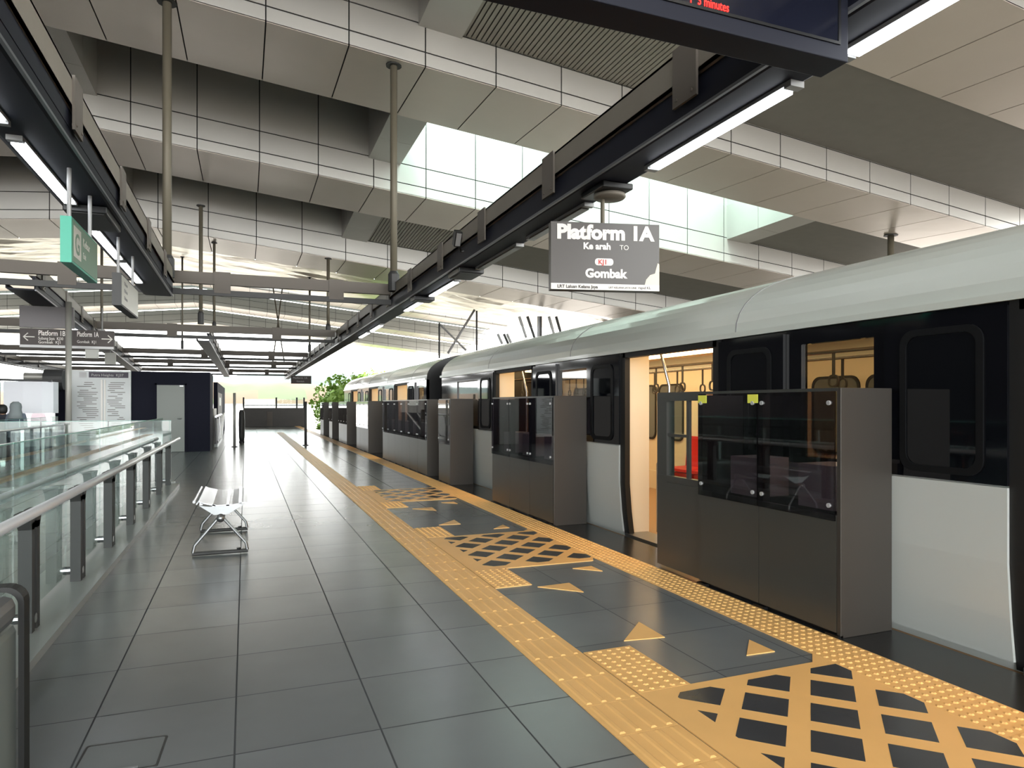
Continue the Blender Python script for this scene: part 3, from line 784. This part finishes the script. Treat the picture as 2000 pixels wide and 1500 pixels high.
# bracing above the train
t = thing('roof_brace', 'crossed thin braces above the far car roof', 'brace', (9, 34, 5))
def pt(u, v, y): r = ray_xy(u); x = r * y; d = y * math.cos(YAW) + x * math.sin(YAW); return (x, y, H + (790 - v) / F_PX * d)
part(MB().tube([pt(931, 607, 34), pt(931, 685, 34)], .05, 8), 'upright', M['charcoal'], t)
part(MB().tube([pt(858, 630, 34), pt(858, 700, 34)], .05, 8), 'upright', M['charcoal'], t)
part(MB().tube([pt(927, 605, 34), pt(875, 690, 34)], .06, 8), 'diagonal', M['lamphouse'], t)
part(MB().tube([pt(858, 632, 34), pt(910, 684, 34)], .05, 8), 'diagonal', M['lamphouse'], t)
for us, lab in (((1014, 1030, 1052, 1056, 1072, 1086), 'cluster of grey roof struts behind the train roof, nearer one'), ((972, 984, 990), 'small pair of roof struts behind the train roof, farther one')):
    t = thing('roof_strut', lab, 'brace', pt(us[0], 655, 31))
    for k, u in enumerate(us):
        v0, v1 = (618, 660) if len(us) > 3 else (652, 672)
        s = (14 if k in (0, 1) else (0 if k in (2, 3) else 12)) if len(us) > 3 else 9
        part(MB().tube([pt(u, v0, 31), pt(u + s, v1, 31)], .07, 8), 'strut', M['charcoal'] if k % 2 else M['lamphouse'], t)

# ================================================================== SIGNS
# platform sign
ang = math.radians(-14)
sc_ = Vector((3.2, 5.72, 2.81)); R_ = Vector((math.cos(ang), math.sin(ang), 0))
mx = face_mx(sc_, R_)
t = thing('platform_sign', 'grey hanging sign reading Platform 1A towards Gombak', 'sign', tuple(sc_))
def on(mb): return mb.xf(mx)
part(on(MB().box(-.53, .53, -.32, .32, -.12, 0)), 'sign_box', M['signgrey'], t)
part(on(MB().box(-.53, .53, -.32, -.262, 0, .002)), 'white_footer', M['signwhite'], t)
part(on(MB().prism([(.53, -.262), (.53, -.06), (.515, -.05), (.50, -.10), (.487, -.15), (.44, -.165), (.40, -.21), (.385, -.262)], 'Z', 0, .002)), 'pale_swoosh', M['flame'], t)
part(on(MB().prism(rrect(-.105, .075, -.085, -.018, .028, 4), 'Z', 0, .002)), 'code_badge', M['signwhite'], t)
def tx(s, size, x, y, m, off=0.0, sx=1.0, d=.003, al='LEFT'):
    text(s, size, mx @ Matrix.Translation((x, y, d)), m, t, offset=off, sx=sx, align=al)
tx('Platform 1A', .185, -.475, .165, M['signwhite'], .009, 1.04)
tx('Ke arah', .085, -.22, .068, M['signwhite'], .0035)
tx('TO', .065, .135, .068, M['signwhite'])
tx('KJ1', .065, -.075, -.075, M['signred'], .0015)
tx('Gombak', .115, -.20, -.20, M['signwhite'], .005)
tx('LRT Laluan Kelana Jaya', .042, -.47, -.305, M['signdark'], .001)
tx('LRT KELANA JAYA LINE', .026, 0.03, -.303, M['signdark'])
tx('rapid KL', .036, .32, -.303, M['signdark'])
part(MB().tube([(sc_.x, sc_.y + .06, 3.13), (sc_.x, sc_.y + .06, 3.48)], .02, 10), 'hanger_tube', M['tube'], t)
# display
t = thing('passenger_display', 'large black information display with red letters at the top edge', 'display', (1.6, 2.8, 3.2))
part(MB().box(.1, 2.965, 2.70, 2.885, 3.206, 3.86), 'display_case', M['navy'], t, bevel=.006)
part(ring_prism(MB(), [(.16, 3.285), (2.905, 3.285), (2.905, 3.80), (.16, 3.80)], [(.175, 3.3), (2.89, 3.3), (2.89, 3.785), (.175, 3.785)], 'Y', 2.692, 2.70), 'screen_bezel', M['black'], t)
part(MB().box(.175, 2.89, 2.697, 2.70, 3.3, 3.785), 'screen', M['screen'], t)
text('1  3 minutes', .062, face_mx((1.955, 2.695, 3.305), (1, 0, 0)), M['led'], t, depth=.001, sx=.75)
text('Gombak', .1, face_mx((1.2, 2.695, 3.5), (1, 0, 0)), M['led'], t, depth=.001)
part(MB().box(2.80, 2.98, 2.74, 2.84, 3.74, 3.90), 'mount_bracket', M['navy'], t)
# teal exit sign, faces +X side seen obliquely
def side_sign(x, y0, y1, z0, z1, th, name, lab, edge_m, face_m):
    t = thing(name, lab, 'sign', (x, y0, z0))
    part(MB().box(x - th, x, y0, y1, z0, z1), 'sign_box', edge_m, t)
    part(MB().box(x, x + .004, y0 + .03, y1 - .02, z0 + .02, z1 - .02), 'sign_face', face_m, t)
    for yy in (y0 + .12, y1 - .12): part(MB().tube([(x - th / 2, yy, z1), (x - th / 2, yy, 3.48)], .018, 8), 'hanger_tube', M['lamphouse'], t)
    return t
GY0, GY1 = 6.88, 7.98
t = side_sign(-1.40, GY0, GY1, 2.63, 3.03, .085, 'exit_sign', 'teal edged hanging sign with a pale letter panel under the left beam', M['green'], M['greenface'])
fm = lambda y, z: face_mx((-1.395, y, z), (0, 1, 0))
part(MB().box(-1.396, -1.394, GY0 + .06, GY0 + .34, 2.70, 2.97), 'pale_letter_panel', M['whiteface'], t)
text('G', .26, fm(GY0 + .1, 2.74), M['greenface'], t, offset=.004)
text('Keluar', .11, fm(GY0 + .42, 2.86), M['whiteface'], t)
text('Exit', .08, fm(GY0 + .42, 2.75), M['whiteface'], t)
t = side_sign(-1.42, 9.55, 10.95, 2.62, 3.02, .1, 'hanging_notice', 'pale grey faced hanging sign beyond the teal sign', M['charcoal'], M['whiteface'])
fm = lambda y, z: face_mx((-1.415, y, z), (0, 1, 0))
for k in range(3): text('Platform', .07, fm(9.75, 2.90 - k * .09), M['lamphouse'], t)
# direction sign
t = thing('direction_sign', 'wide dark sign with left arrow Platform 1B and right arrow Platform 1A', 'sign', (-3.53, 17, 2.6))
part(MB().box(-4.39, -2.67, 17.0, 17.12, 2.60, 3.0), 'sign_box', M['signdark'], t)
part(MB().box(-4.39, -2.67, 16.99, 17.0, 2.60, 2.655), 'pale_footer', M['lamphouse'], t)
part(MB().box(-4.39, -3.42, 16.98, 17.1, 3.02, 3.47), 'blank_upper_panel', mat('blank grey panel', (108, 104, 106), .5), t)
fm = lambda x, z: face_mx((x, 16.992, z), (1, 0, 0))
text('Platform 1B', .15, fm(-4.06, 2.86), M['signwhite'], t, offset=.002, sx=.68)
text('Subang Jaya  KJ30', .085, fm(-4.06, 2.77), M['signwhite'], t, sx=.75)
text('Gombak  KJ1', .085, fm(-4.06, 2.69), M['signwhite'], t, sx=.9)
text('Platform 1A', .15, fm(-3.36, 2.86), M['signwhite'], t, offset=.002, sx=.55)
text('Gombak  KJ1', .085, fm(-3.36, 2.72), M['signwhite'], t, sx=.8)
for x, s in ((-4.22, 1), (-2.80, -1)):
    ar = MB()
    ar.tube([(x - s * .1, 16.99, 2.82), (x + s * .1, 16.99, 2.82)], .012, 6)
    ar.tube([(x - s * .02, 16.99, 2.90), (x - s * .1, 16.99, 2.82), (x - s * .02, 16.99, 2.74)], .012, 6)
    part(ar, 'arrow', M['signwhite'], t)
for x in (-4.2, -2.9): part(MB().tube([(x, 17.06, 3.0), (x, 17.06, 3.5)], .015, 8), 'hanger_tube', M['lamphouse'], t)
# far sign
t = thing('platform_sign', 'tiny dark platform sign hanging at the far end of the right beam', 'sign', (3.6, 50, 2.8))
part(MB().box(2.98, 4.35, 50, 50.1, 2.86, 3.42), 'sign_box', M['signdark'], t)
text('Platform 1A', .2, face_mx((3.1, 49.99, 3.2), (1, 0, 0)), M['lamphouse'], t)
text('Gombak', .15, face_mx((3.35, 49.99, 2.98), (1, 0, 0)), M['lamphouse'], t)
part(MB().tube([(3.2, 50.05, 3.42), (3.2, 50.05, 3.5)], .03, 8), 'hanger_tube', M['charcoal'], t)
for k, (x0, x1, y, z0, z1, l) in enumerate(((-4.72, -4.35, 25, 2.87, 3.25, 'small pale notice hanging left of the pair below the middle beam'),
                                            (-4.95, -4.58, 29.6, 2.92, 3.36, 'small pale notice hanging right of the pair below the middle beam'))):
    t = thing('hanging_notice', l, 'sign', (x0, y, z0))
    part(MB().box(x0, x1, y, y + .06, z0, z1), 'notice_board', M['whiteface'], t)
    part(MB().tube([((x0 + x1) / 2, y + .03, z1), ((x0 + x1) / 2, y + .03, 3.48)], .02, 6), 'hanger_tube', M['lamphouse'], t)

# ================================================================== COLUMN, BOOTH, MAP
t = thing('steel_column', 'grey round column standing in front of the direction sign', 'column', (-3.37, 16.3, 0))
part(MB().tube([(-3.37, 16.3, 0), (-3.37, 16.3, 3.5)], .058, 20), 'column_shaft', M['post'], t, smooth=True)
part(MB().lathe([(.13, 0), (.13, .03), (.07, .05)], (-3.37, 16.3, 0), 20), 'base_plate', M['steel'], t)
struct(MB().box(-5.0, -.98, 22.3, 24.3, 0, 2.36).build('wall_booth', M['navywall']))
d = struct(MB().box(-2.40, -1.67, 22.26, 22.3, .01, 1.97).build('door_1', M['door']))
d['label'] = 'plain grey door in the navy booth'
part(MB().box(-2.45, -2.40, 22.25, 22.3, 0, 2.02).box(-1.67, -1.62, 22.25, 22.3, 0, 2.02).box(-2.45, -1.62, 22.25, 22.3, 1.97, 2.02), 'door_frame', M['navywall'], d)
part(MB().tube([(-1.76, 22.25, .98), (-1.76, 22.22, .98), (-1.86, 22.22, .98)], .012, 8), 'door_handle', M['steel'], d)
part(MB().box(-1.80, -1.70, 22.245, 22.26, 1.93, 1.96), 'door_closer', M['steel'], d)
t = thing('map_board', 'tall pale map board with a dark header on the navy booth', 'map board', (-3.75, 22.2, 0))
part(MB().box(-4.6, -3.06, 22.2, 22.29, .25, 2.36), 'board_panel', M['map'], t)
part(MB().box(-4.1, -3.12, 22.19, 22.2, 2.16, 2.32), 'header_band', M['maroon'], t)
part(MB().box(-4.33, -4.16, 22.19, 22.2, 2.16, 2.31), 'station_emblem', M['lamphouse'], t)
text('Putra Heights  KJ37', .1, face_mx((-4.04, 22.185, 2.2), (1, 0, 0)), M['lamphouse'], t)
rt = MB(); rnd = random.Random(3)
for col0, col1 in ((-4.4, -3.85), (-3.66, -3.2)):
    z = 2.02
    while z > .5:
        w = rnd.uniform(.2, .9) * (col1 - col0); x = col0 + rnd.uniform(0, col1 - col0 - w)
        rt.box(x, x + w, 22.192, 22.2, z - .008, z + .008); z -= .055
tm = part(rt, 'map_text_line', M['bracket'], t); tm['kind'] = 'stuff'
part(MB().box(-3.80, -3.76, 22.17, 22.2, .25, 2.1).box(-3.72, -3.69, 22.17, 22.2, .25, 2.1), 'reflective_strip', M['signwhite'], t)
# walkway barrier after the booth
t = thing('side_screen', 'dark glazed screen wall with a poster beyond the navy booth', 'screen wall', (-.95, 30, 0))
part(MB().box(-1.2, -1.05, 30.1, 41, 0, 2.3), 'wall_panel', M['navywall'], t)
part(MB().box(-1.05, -1.035, 30.4, 35.5, 1.0, 1.9), 'poster', M['bracket'], t)
part(MB().box(-1.035, -1.025, 31.5, 33.5, 1.35, 1.7), 'poster_patch', M['whiteface'], t)
t = thing('side_railing', 'low pale railing with mesh infill running from the booth into the distance', 'railing', (-.9, 24.4, 0))
part(MB().tube([(-.9, 24.4, 1.0), (-.9, 29.7, 1.0)], .04, 8), 'handrail', M['chrome'], t)
for k in range(5): part(MB().tube([(-.9, 24.5 + k * 1.25, 0), (-.9, 24.5 + k * 2.2, 1.0)], .035, 8), 'stanchion', M['steel'], t)
part(MB().box(-.905, -.895, 24.4, 29.7, .15, .9), 'infill_panel', M['lamphouse'], t)
part(MB().box(-.95, -.85, 24.4, 29.7, 0, .1), 'kerb', M['plinth'], t)
t = thing('storage_unit', 'pale papers piled on a low shelf beside the side railing', 'shelf', (-1.2, 26, 0))
part(MB().box(-1.4, -1.0, 26, 29, 0, 1.0), 'shelf_body', M['whiteface'], t)
part(MB().box(-1.35, -1.02, 26.2, 28.4, 1.0, 1.25), 'paper_pile', M['signwhite'], t)
# far slim posts
for x, y, z, l in ((-.33, 24.2, 1.78, 'slim grey post standing alone in the middle of the far platform'), (1.92, 24.2, 1.5, 'slim dark post near the far end barrier')):
    t = thing('queue_post', l, 'post', (x, y, 0))
    part(MB().tube([(x, y, 0.02), (x, y, z)], .045, 12), 'post_shaft', M['post'] if x < 0 else M['charcoal'], t, smooth=True)
    part(MB().lathe([(.1, 0), (.1, .02), (.05, .03)], (x, y, 0), 14), 'base_plate', M['charcoal'], t)
t = thing('litter_bin', 'dark barrel shaped bin behind the slim grey post', 'bin', (-.15, 26.5, 0))
part(MB().lathe([(.08, .05), (.10, .2), (.11, .7), (.10, 1.1), (.06, 1.2)], (-.12, 27, 0), 16), 'bin_body', M['charcoal'], t, smooth=True)
part(MB().lathe([(.1, 0), (.1, .05)], (-.12, 27, 0), 16), 'bin_base', M['black'], t)
# end barrier
t = thing('end_barrier', 'low dark wall closing the far end of the platform with glass above', 'barrier', (1.75, 46, 0))
part(MB().box(-.12, 3.62, 46, 46.15, 0, 1.18), 'solid_wall', mat('dark barrier cladding', (66, 62, 58), .5, var=.1), t)
part(MB().box(1.28, 1.62, 45.95, 46, .03, .95), 'grey_cabinet_door', M['bracket'], t)
for x in (-.1, 1.85, 3.1, 3.55): part(MB().box(x - .05, x + .05, 46.0, 46.1, 1.18, 1.85), 'glass_post', M['charcoal'], t)
part(MB().box(-.1, 3.55, 46.04, 46.06, 1.2, 1.75), 'glass_pane', M['clear'], t)
part(MB().tube([(-.1, 46.05, 1.35), (3.55, 46.05, 1.35)], .02, 6), 'mid_rail', M['charcoal'], t)

# ================================================================== BALUSTRADE
t = thing('stair_balustrade', 'long glass balustrade with steel handrail at the left side of the platform', 'balustrade', (-1.2, 4, 0))
part(MB().box(-1.6, -1.05, 3.05, 12.95, 0, .05), 'plinth', M['plinth'], t)
HX = -1.11
part(MB().tube([(HX, 3.02, .79), (HX, 13.55, .79)], .03, 14), 'handrail', M['railsteel'], t, smooth=True)
part(MB().tube([(-1.42, 3.02, .82), (-1.42, 12.6, .82)], .022, 12), 'rear_handrail', M['railsteel'], t, smooth=True)
SY = [3.6, 4.85, 6.13, 7.44, 8.75, 10.05, 11.5, 12.75]
for y in SY:
    for s in (-1, 1):
        sp = MB().box(-1.24, -1.17, y + s * .055 - .028, y + s * .055 + .028, .05, .70)
        sp.prism([(y + s * .027, .66), (y + s * .083, .66), (y + s * .12, .73), (y + s * .16, .755), (y + s * .16, .765), (y + s * .027, .765)], 'X', -1.24, -1.17)
        part(sp, 'stanchion', M['charcoal'], t)
    part(MB().tube([(-1.18, y, .74), (HX, y, .77)], .012, 8), 'rail_bracket', M['steel'], t)
    part(MB().tube([(-1.30, y, .12), (-1.17, y, .12)], .03, 12).tube([(-1.20, y, .05), (-1.20, y, .74)], .014, 8), 'glass_clamp', M['chrome'], t)
for a, b in zip(SY, SY[1:]):
    g = part(MB().box(-1.296, -1.284, a + .012, b - .012, .08, 1.17), 'glass_panel', M['clear'], t)
    part(MB().box(-1.297, -1.283, a + .012, b - .012, 1.165, 1.173), 'glass_edge', M['edge'], g)
g = part(MB().box(-1.296, -1.284, 3.06, SY[0] - .012, .08, 1.17), 'glass_panel', M['clear'], t)
part(MB().box(-1.297, -1.283, 3.06, SY[0] - .012, 1.165, 1.173), 'glass_edge', M['edge'], g)
t = thing('stair_balustrade', 'farther glass balustrade on the other side of the stair well at the left', 'balustrade', (-4.4, 8, 0))
part(MB().box(-4.5, -4.2, 6.0, 20.2, 0, .05), 'plinth', M['plinth'], t)
for k in range(9):
    a = 6.0 + k * 1.55
    g = part(MB().box(-4.36, -4.348, a + .01, a + 1.54, .05, 1.1), 'glass_panel', M['clear'], t)
    part(MB().box(-4.361, -4.347, a + .01, a + 1.54, 1.095, 1.103), 'glass_edge', M['edge'], g)
    part(MB().box(-4.33, -4.27, a - .02, a + .02, .05, .88), 'stanchion', M['steel'], t)
part(MB().tube([(-4.25, 6, .9), (-4.25, 20, .9)], .025, 10), 'handrail', M['chrome'], t)
t = thing('glass_screen', 'glass end screen closing the stair well in front of the booth door', 'glass screen', (-2.6, 13.4, 0))
for k in range(3):
    a = -4.1 + k * .97
    g = part(MB().box(a, a + .95, 13.3, 13.312, .05, 1.12), 'glass_panel', M['clear'], t)
    part(MB().box(a, a + .95, 13.299, 13.313, 1.115, 1.123), 'glass_edge', M['edge'], g)
part(MB().box(-4.2, -1.15, 13.25, 13.36, 0, .05), 'plinth', M['plinth'], t)

# ================================================================== BENCH
BXc, BY0, BY1 = -.215, 6.98, 8.2
t = thing('bench', 'small perforated steel bench with splayed legs standing on the dark tiles', 'bench', (BXc, 7.5, 0))
part(MB().tube([(BXc, BY0 - .08, .335), (BXc, BY1 + .02, .335)], .035, 14), 'centre_beam', M['steel'], t, smooth=True)
for k in range(2):
    a = BY0 + k * .62; b = a + .6
    st = MB()
    prof = [(-.215, .47), (-.19, .50), (-.16, .485), (-.05, .455), (.10, .452), (.20, .47), (.235, .465), (.235, .455), (.2, .458), (.1, .44), (-.05, .443), (-.16, .473), (-.19, .487), (-.205, .462)]
    # rails of the perforated seat
    n = 13
    st.prism([(BXc + p, q) for p, q in prof], 'Y', a, a + .03); st.prism([(BXc + p, q) for p, q in prof], 'Y', b - .03, b)
    for q in range(n):
        yy = a + .04 + (b - a - .08) * (q + .5) / n
        st.prism([(BXc + p, z) for p, z in prof], 'Y', yy - .012, yy + .012)
    for x0 in (-.17, -.06, .06, .17): st.box(BXc + x0 - .014, BXc + x0 + .014, a, b, .438 + (.02 if abs(x0) > .1 else 0), .46 + (.02 if abs(x0) > .1 else 0))
    part(st, 'seat', M['chrome'], t)
    part(MB().prism([(BXc - .19, .455), (BXc - .06, .36), (BXc + .06, .36), (BXc + .22, .455), (BXc + .2, .45), (BXc + .05, .44), (BXc - .1, .44)], 'Y', a + .005, a + .02), 'seat_bracket', M['steel'], t)
    part(MB().tube([(BXc - .23, a + .01, .49), (BXc - .23, b - .01, .49)], .014, 8), 'front_edge', M['chrome'], t)
for y in (BY0 - .05, BY1 - .05):
    for s in (-1, 1):
        part(MB().tube([(BXc + s * .02, y, .34), (BXc + s * .22, y - .02, .10), (BXc + s * .235, y - .02, .03)], .014, 10), 'leg', M['steel'], t)
    part(MB().tube([(BXc - .24, y - .02, .022), (BXc + .24, y - .02, .022)], .018, 10), 'foot_bar', M['charcoal'], t)
    part(MB().lathe([(.02, .0), (.02, .02)], (BXc + .16, y - .02, .034), 8), 'foot_bolt', M['black'], t)

# ================================================================== BIN AT LEFT FRONT
t = thing('waste_bin', 'stainless topped bin with black edge at the lower left corner', 'bin', (-1.03, 2.75, 0))
part(MB().box(-1.36, -.765, 2.45, 2.95, .03, .62), 'bin_body', M['binbody'], t, bevel=.03)
part(MB().box(-1.37, -.752, 2.42, 2.9, .625, .73), 'lid', M['steel'], t, bevel=.035)
part(ring_prism(MB(), rrect(-1.38, -.735, .0, .752, .06), rrect(-1.362, -.753, .03, .735, .05), 'Y', 2.9, 2.965), 'edge_band', M['rubber'], t)
# ================================================================== LEFT BACKGROUND
t = thing('white_blind', 'large white curved sheet hanging in front of the counter at the far left', 'blind', (-5.4, 20.5, 1.2))
bp = [(-5.62, 20.45), (-5.2, 20.4), (-4.8, 20.42), (-4.58, 20.55), (-4.52, 20.75)]
mb = MB()
for (xa, ya), (xb, yb) in zip(bp, bp[1:]):
    mb.hexa([(xa, ya, 1.18), (xb, yb, 1.18), (xb, yb + .03, 1.18), (xa, ya + .03, 1.18), (xa, ya, 1.98), (xb, yb, 1.98), (xb, yb + .03, 1.98), (xa, ya + .03, 1.98)])
part(mb, 'sheet', M['blind'], t)
part(MB().tube([(-5.72, 20.5, 2.02), (-4.6, 20.5, 2.0)], .03, 8).tube([(-5.72, 20.5, 0), (-5.72, 20.5, 2.02)], .025, 8), 'support_frame', M['steel'], t)
t = thing('counter', 'blue grey glazed service counter below the white sheet', 'counter', (-5, 21, 0))
part(MB().box(-5.7, -4.62, 20.9, 21.9, 0, .75), 'counter_body', M['counter'], t)
part(MB().box(-5.7, -4.62, 20.9, 20.93, .75, 1.2), 'counter_glass', M['psdglass'], t)
part(MB().box(-5.75, -4.6, 20.85, 21.95, .72, .76), 'counter_top', M['navywall'], t)
t = thing('drum', 'dark round drum at the top corner of the booth left of the map board', 'drum', (-4.95, 22, 2.05))
part(MB().tube([(-5.1, 22.0, 2.08), (-4.65, 22.0, 2.08)], .28, 20), 'drum_body', M['charcoal'], t)
part(MB().box(-4.95, -4.75, 22.2, 22.31, 1.98, 2.18), 'wall_bracket', M['steel'], t)
part(MB().tube([(-5.55, 21.9, 2.15), (-5.1, 21.9, 2.15)], .11, 14), 'roller', M['post'], t)
def person(x, y, h, face, hood, name_l, top, bottom, hairm):
    t = thing('person', name_l, 'person', (x, y, 0))
    k = h / 1.65
    V = [(0, 0, .92), (0, .0, 1.12), (0, .01, 1.32), (0, .01, 1.42), (.17, .0, 1.36), (.22, .02, 1.10), (.20, -.06, .88), (-.17, 0, 1.36), (-.22, .02, 1.10), (-.20, -.06, .88),
         (.09, 0, .86), (.10, -.01, .48), (.10, .03, .08), (.11, -.12, .04), (-.09, 0, .86), (-.10, .01, .48), (-.10, .04, .08), (-.11, -.11, .04), (0, -.01, 1.50)]
    E = [(0, 1), (1, 2), (2, 3), (2, 4), (4, 5), (5, 6), (2, 7), (7, 8), (8, 9), (0, 10), (10, 11), (11, 12), (12, 13), (0, 14), (14, 15), (15, 16), (16, 17), (3, 18)]
    Rr = [.15, .13, .15, .055, .06, .045, .032, .06, .045, .032, .085, .06, .045, .035, .085, .06, .045, .035, .06]
    me = bpy.data.meshes.new('body'); me.from_pydata([(a * k, b * k, c * k) for a, b, c in V], E, [])
    o = bpy.data.objects.new('body', me); COL.objects.link(o); o.parent = t; o.rotation_euler = (0, 0, face)
    sk = o.modifiers.new('skin', 'SKIN')
    for i, r in enumerate(Rr): me.skin_vertices[0].data[i].radius = (r * k, r * k * (.75 if i in (0, 1, 2) else 1))
    me.skin_vertices[0].data[0].use_root = True
    ss = o.modifiers.new('sub', 'SUBSURF'); ss.levels = 1; ss.render_levels = 2
    me.materials.append(top)
    def sub(mb, nm, m_):
        q = mb.build(nm, m_, None, smooth=True); q.parent = t; q.rotation_euler = (0, 0, face); return q
    hz = 1.53 * k
    head = MB().lathe([(.045, -.11), (.07, -.08), (.082, -.02), (.085, .03), (.07, .09), (.035, .12)], (0, 0, hz), 16)
    head.lathe([(.012, -.02), (.018, 0), (.006, .03)], (0, -.09, hz - .01), 8)
    for s in (-1, 1): head.lathe([(.008, -.012), (.012, 0), (.008, .012)], (s * .03, -.078, hz + .025), 8)
    sub(head, 'head', M['skin'])
    if hood: sub(MB().lathe([(.16, -.22), (.125, -.12), (.105, -.04), (.112, .03), (.098, .10), (.05, .145)], (0, .025, hz), 18), 'headscarf', hairm)
    else: sub(MB().lathe([(.07, -.08), (.098, -.02), (.1, .05), (.08, .11), (.035, .14)], (0, .022, hz), 16), 'hair', hairm)
    sub(MB().lathe([(.15, .52), (.17, .75), (.15, 1.0), (.17, 1.2), (.12, 1.36)], (0, 0, 0), 18).xf(Matrix.Diagonal((1.15 * k, .8 * k, k, 1))), 'long_top', top)
    sub(MB().lathe([(.07, .1), (.1, .5), (.13, .8)], (.09 * k, 0, 0), 12).lathe([(.07, .1), (.1, .5), (.13, .8)], (-.09 * k, .0, 0), 12).xf(Matrix.Diagonal((k, k, k, 1))), 'trousers', bottom)
    return t
person(-4.63, 17.7, 1.42, math.radians(170), True, 'person in a grey headscarf and slate clothes standing behind the glass at the far left', M['cloth'], M['darkcloth'], M['hood'])
person(-5.35, 19.4, 1.36, math.radians(200), False, 'person with black hair in dark clothes left of the one in the grey headscarf', M['darkcloth'], M['darkcloth'], M['hair'])

# ================================================================== OUTSIDE
struct(MB().box(-600, 600, -200, 900, -7.2, -7.0).build('floor_ground', mat('pale ground', (156, 146, 140), .9)))
def hillmesh(name, y0, y1, x0, x1, prof, m, label, cat):
    mb = MB(); n = 48; rr = random.Random(11)
    for j in range(9):
        t = j / 8; y = y0 + (y1 - y0) * t
        for i in range(n + 1):
            x = x0 + (x1 - x0) * i / n
            z = -7 + (prof(x) + 7) * math.sin(t * math.pi / 2) + rr.uniform(-.4, .4) * (1 if 0 < j else 0)
            mb.v.append((x, y, z))
    for j in range(8):
        for i in range(n):
            a = j * (n + 1) + i; mb.f.append((a, a + 1, a + n + 2, a + n + 1)); mb.m.append(len(m) - 1 if math.sin(i * .55 + j * 1.3) + math.sin(i * .23 - j * .8) > .55 else 0)
    tag(mb.build(name, m, smooth=True), label, cat)
hillmesh('earth_bank', 130, 175, -60, 60, lambda x: 5.6 + 1.2 * math.sin(x * .05 + 1) - .02 * max(0, x), [M['earth'], M['grass']], 'tan and green earth bank beyond the end of the platform', 'hill')
hillmesh('distant_hill', 420, 560, -300, 400, lambda x: 21 + 5 * math.sin(x * .012 + .6), [M['hill']], 'hazy mint green hill on the horizon behind the earth bank', 'hill')
t = thing('site_wall', 'low white wall at the foot of the earth bank', 'wall', (4, 110, -7))
part(MB().box(-30, 30, 110, 110.4, -7, 1.35), 'wall_face', M['signwhite'], t)
part(MB().box(-30, 30, 109.9, 110.5, 1.35, 1.5), 'wall_coping', M['lamphouse'], t)
def tree(x, y, zb, h, r, label, n=2200, seed=1):
    rr = random.Random(seed); t = thing('tree', label, 'tree', (x, y, zb), 'trees beside the track past the train')
    part(MB().tube([(x, y, zb), (x + .2, y, zb + h * .3), (x - .1, y + .2, zb + h * .6)], .35, 8, r1=.15), 'trunk', M['bark'], t)
    mb = MB()
    for k in range(n):
        a, b = rr.uniform(0, 2 * math.pi), math.acos(rr.uniform(-1, 1)); q = r * rr.uniform(.55, 1.0) * (1 + .18 * math.sin(3 * a) * math.sin(2 * b))
        c = Vector((x + q * math.sin(b) * math.cos(a), y + q * math.sin(b) * math.sin(a), zb + h * .62 + q * .85 * math.cos(b)))
        s = rr.uniform(.2, .42) * r / 4.2
        u = Vector((rr.uniform(-1, 1), rr.uniform(-1, 1), rr.uniform(-1, 1))).normalized(); w = u.orthogonal().normalized(); v2 = u.cross(w)
        for e in range(3):
            ang = rr.uniform(0, 6.28); d1 = (w * math.cos(ang) + v2 * math.sin(ang)); d2 = u.cross(d1)
            p0 = c + d1 * s * .6; mb.poly([p0 - d2 * s * .5, p0 + d1 * s * .5 - u * s * .2, p0 + d2 * s * .5, p0 - d1 * s * .5 + u * s * .2])
    mb.lathe([(r * .8 * math.sin(math.pi * q / 8) + .01, -r * .68 * math.cos(math.pi * q / 8)) for q in range(9)], (x, y, zb + h * .62), 12)
    part(mb, 'foliage', M['leaf'], t)
tree(10.6, 74, -7, 12.6, 4.2, 'bright green round tree left of the train nose', seed=2)
tree(17.4, 92, -7, 14.6, 4.6, 'bright green tree just above the far train roof', seed=5)
tree(7.6, 58, -7, 8.4, 1.6, 'low light green tree over the track in front of the taller trees', seed=9)
tree(11.0, 62, -7, 8.9, 2.4, 'light green tree low behind the train nose', seed=12)
tree(-27, 70, -7, 9, 4, 'pale green tree at the far left edge beyond the platform', seed=15)
# rails beyond the train
for k, x in enumerate((4.4, 5.85)):
    tag(MB().box(x - .04, x + .04, -40, 125, -1.2, -1.05).build('rail', M['bark']), ('left' if k == 0 else 'right') + ' rusty rail of the track under the train', 'rail')
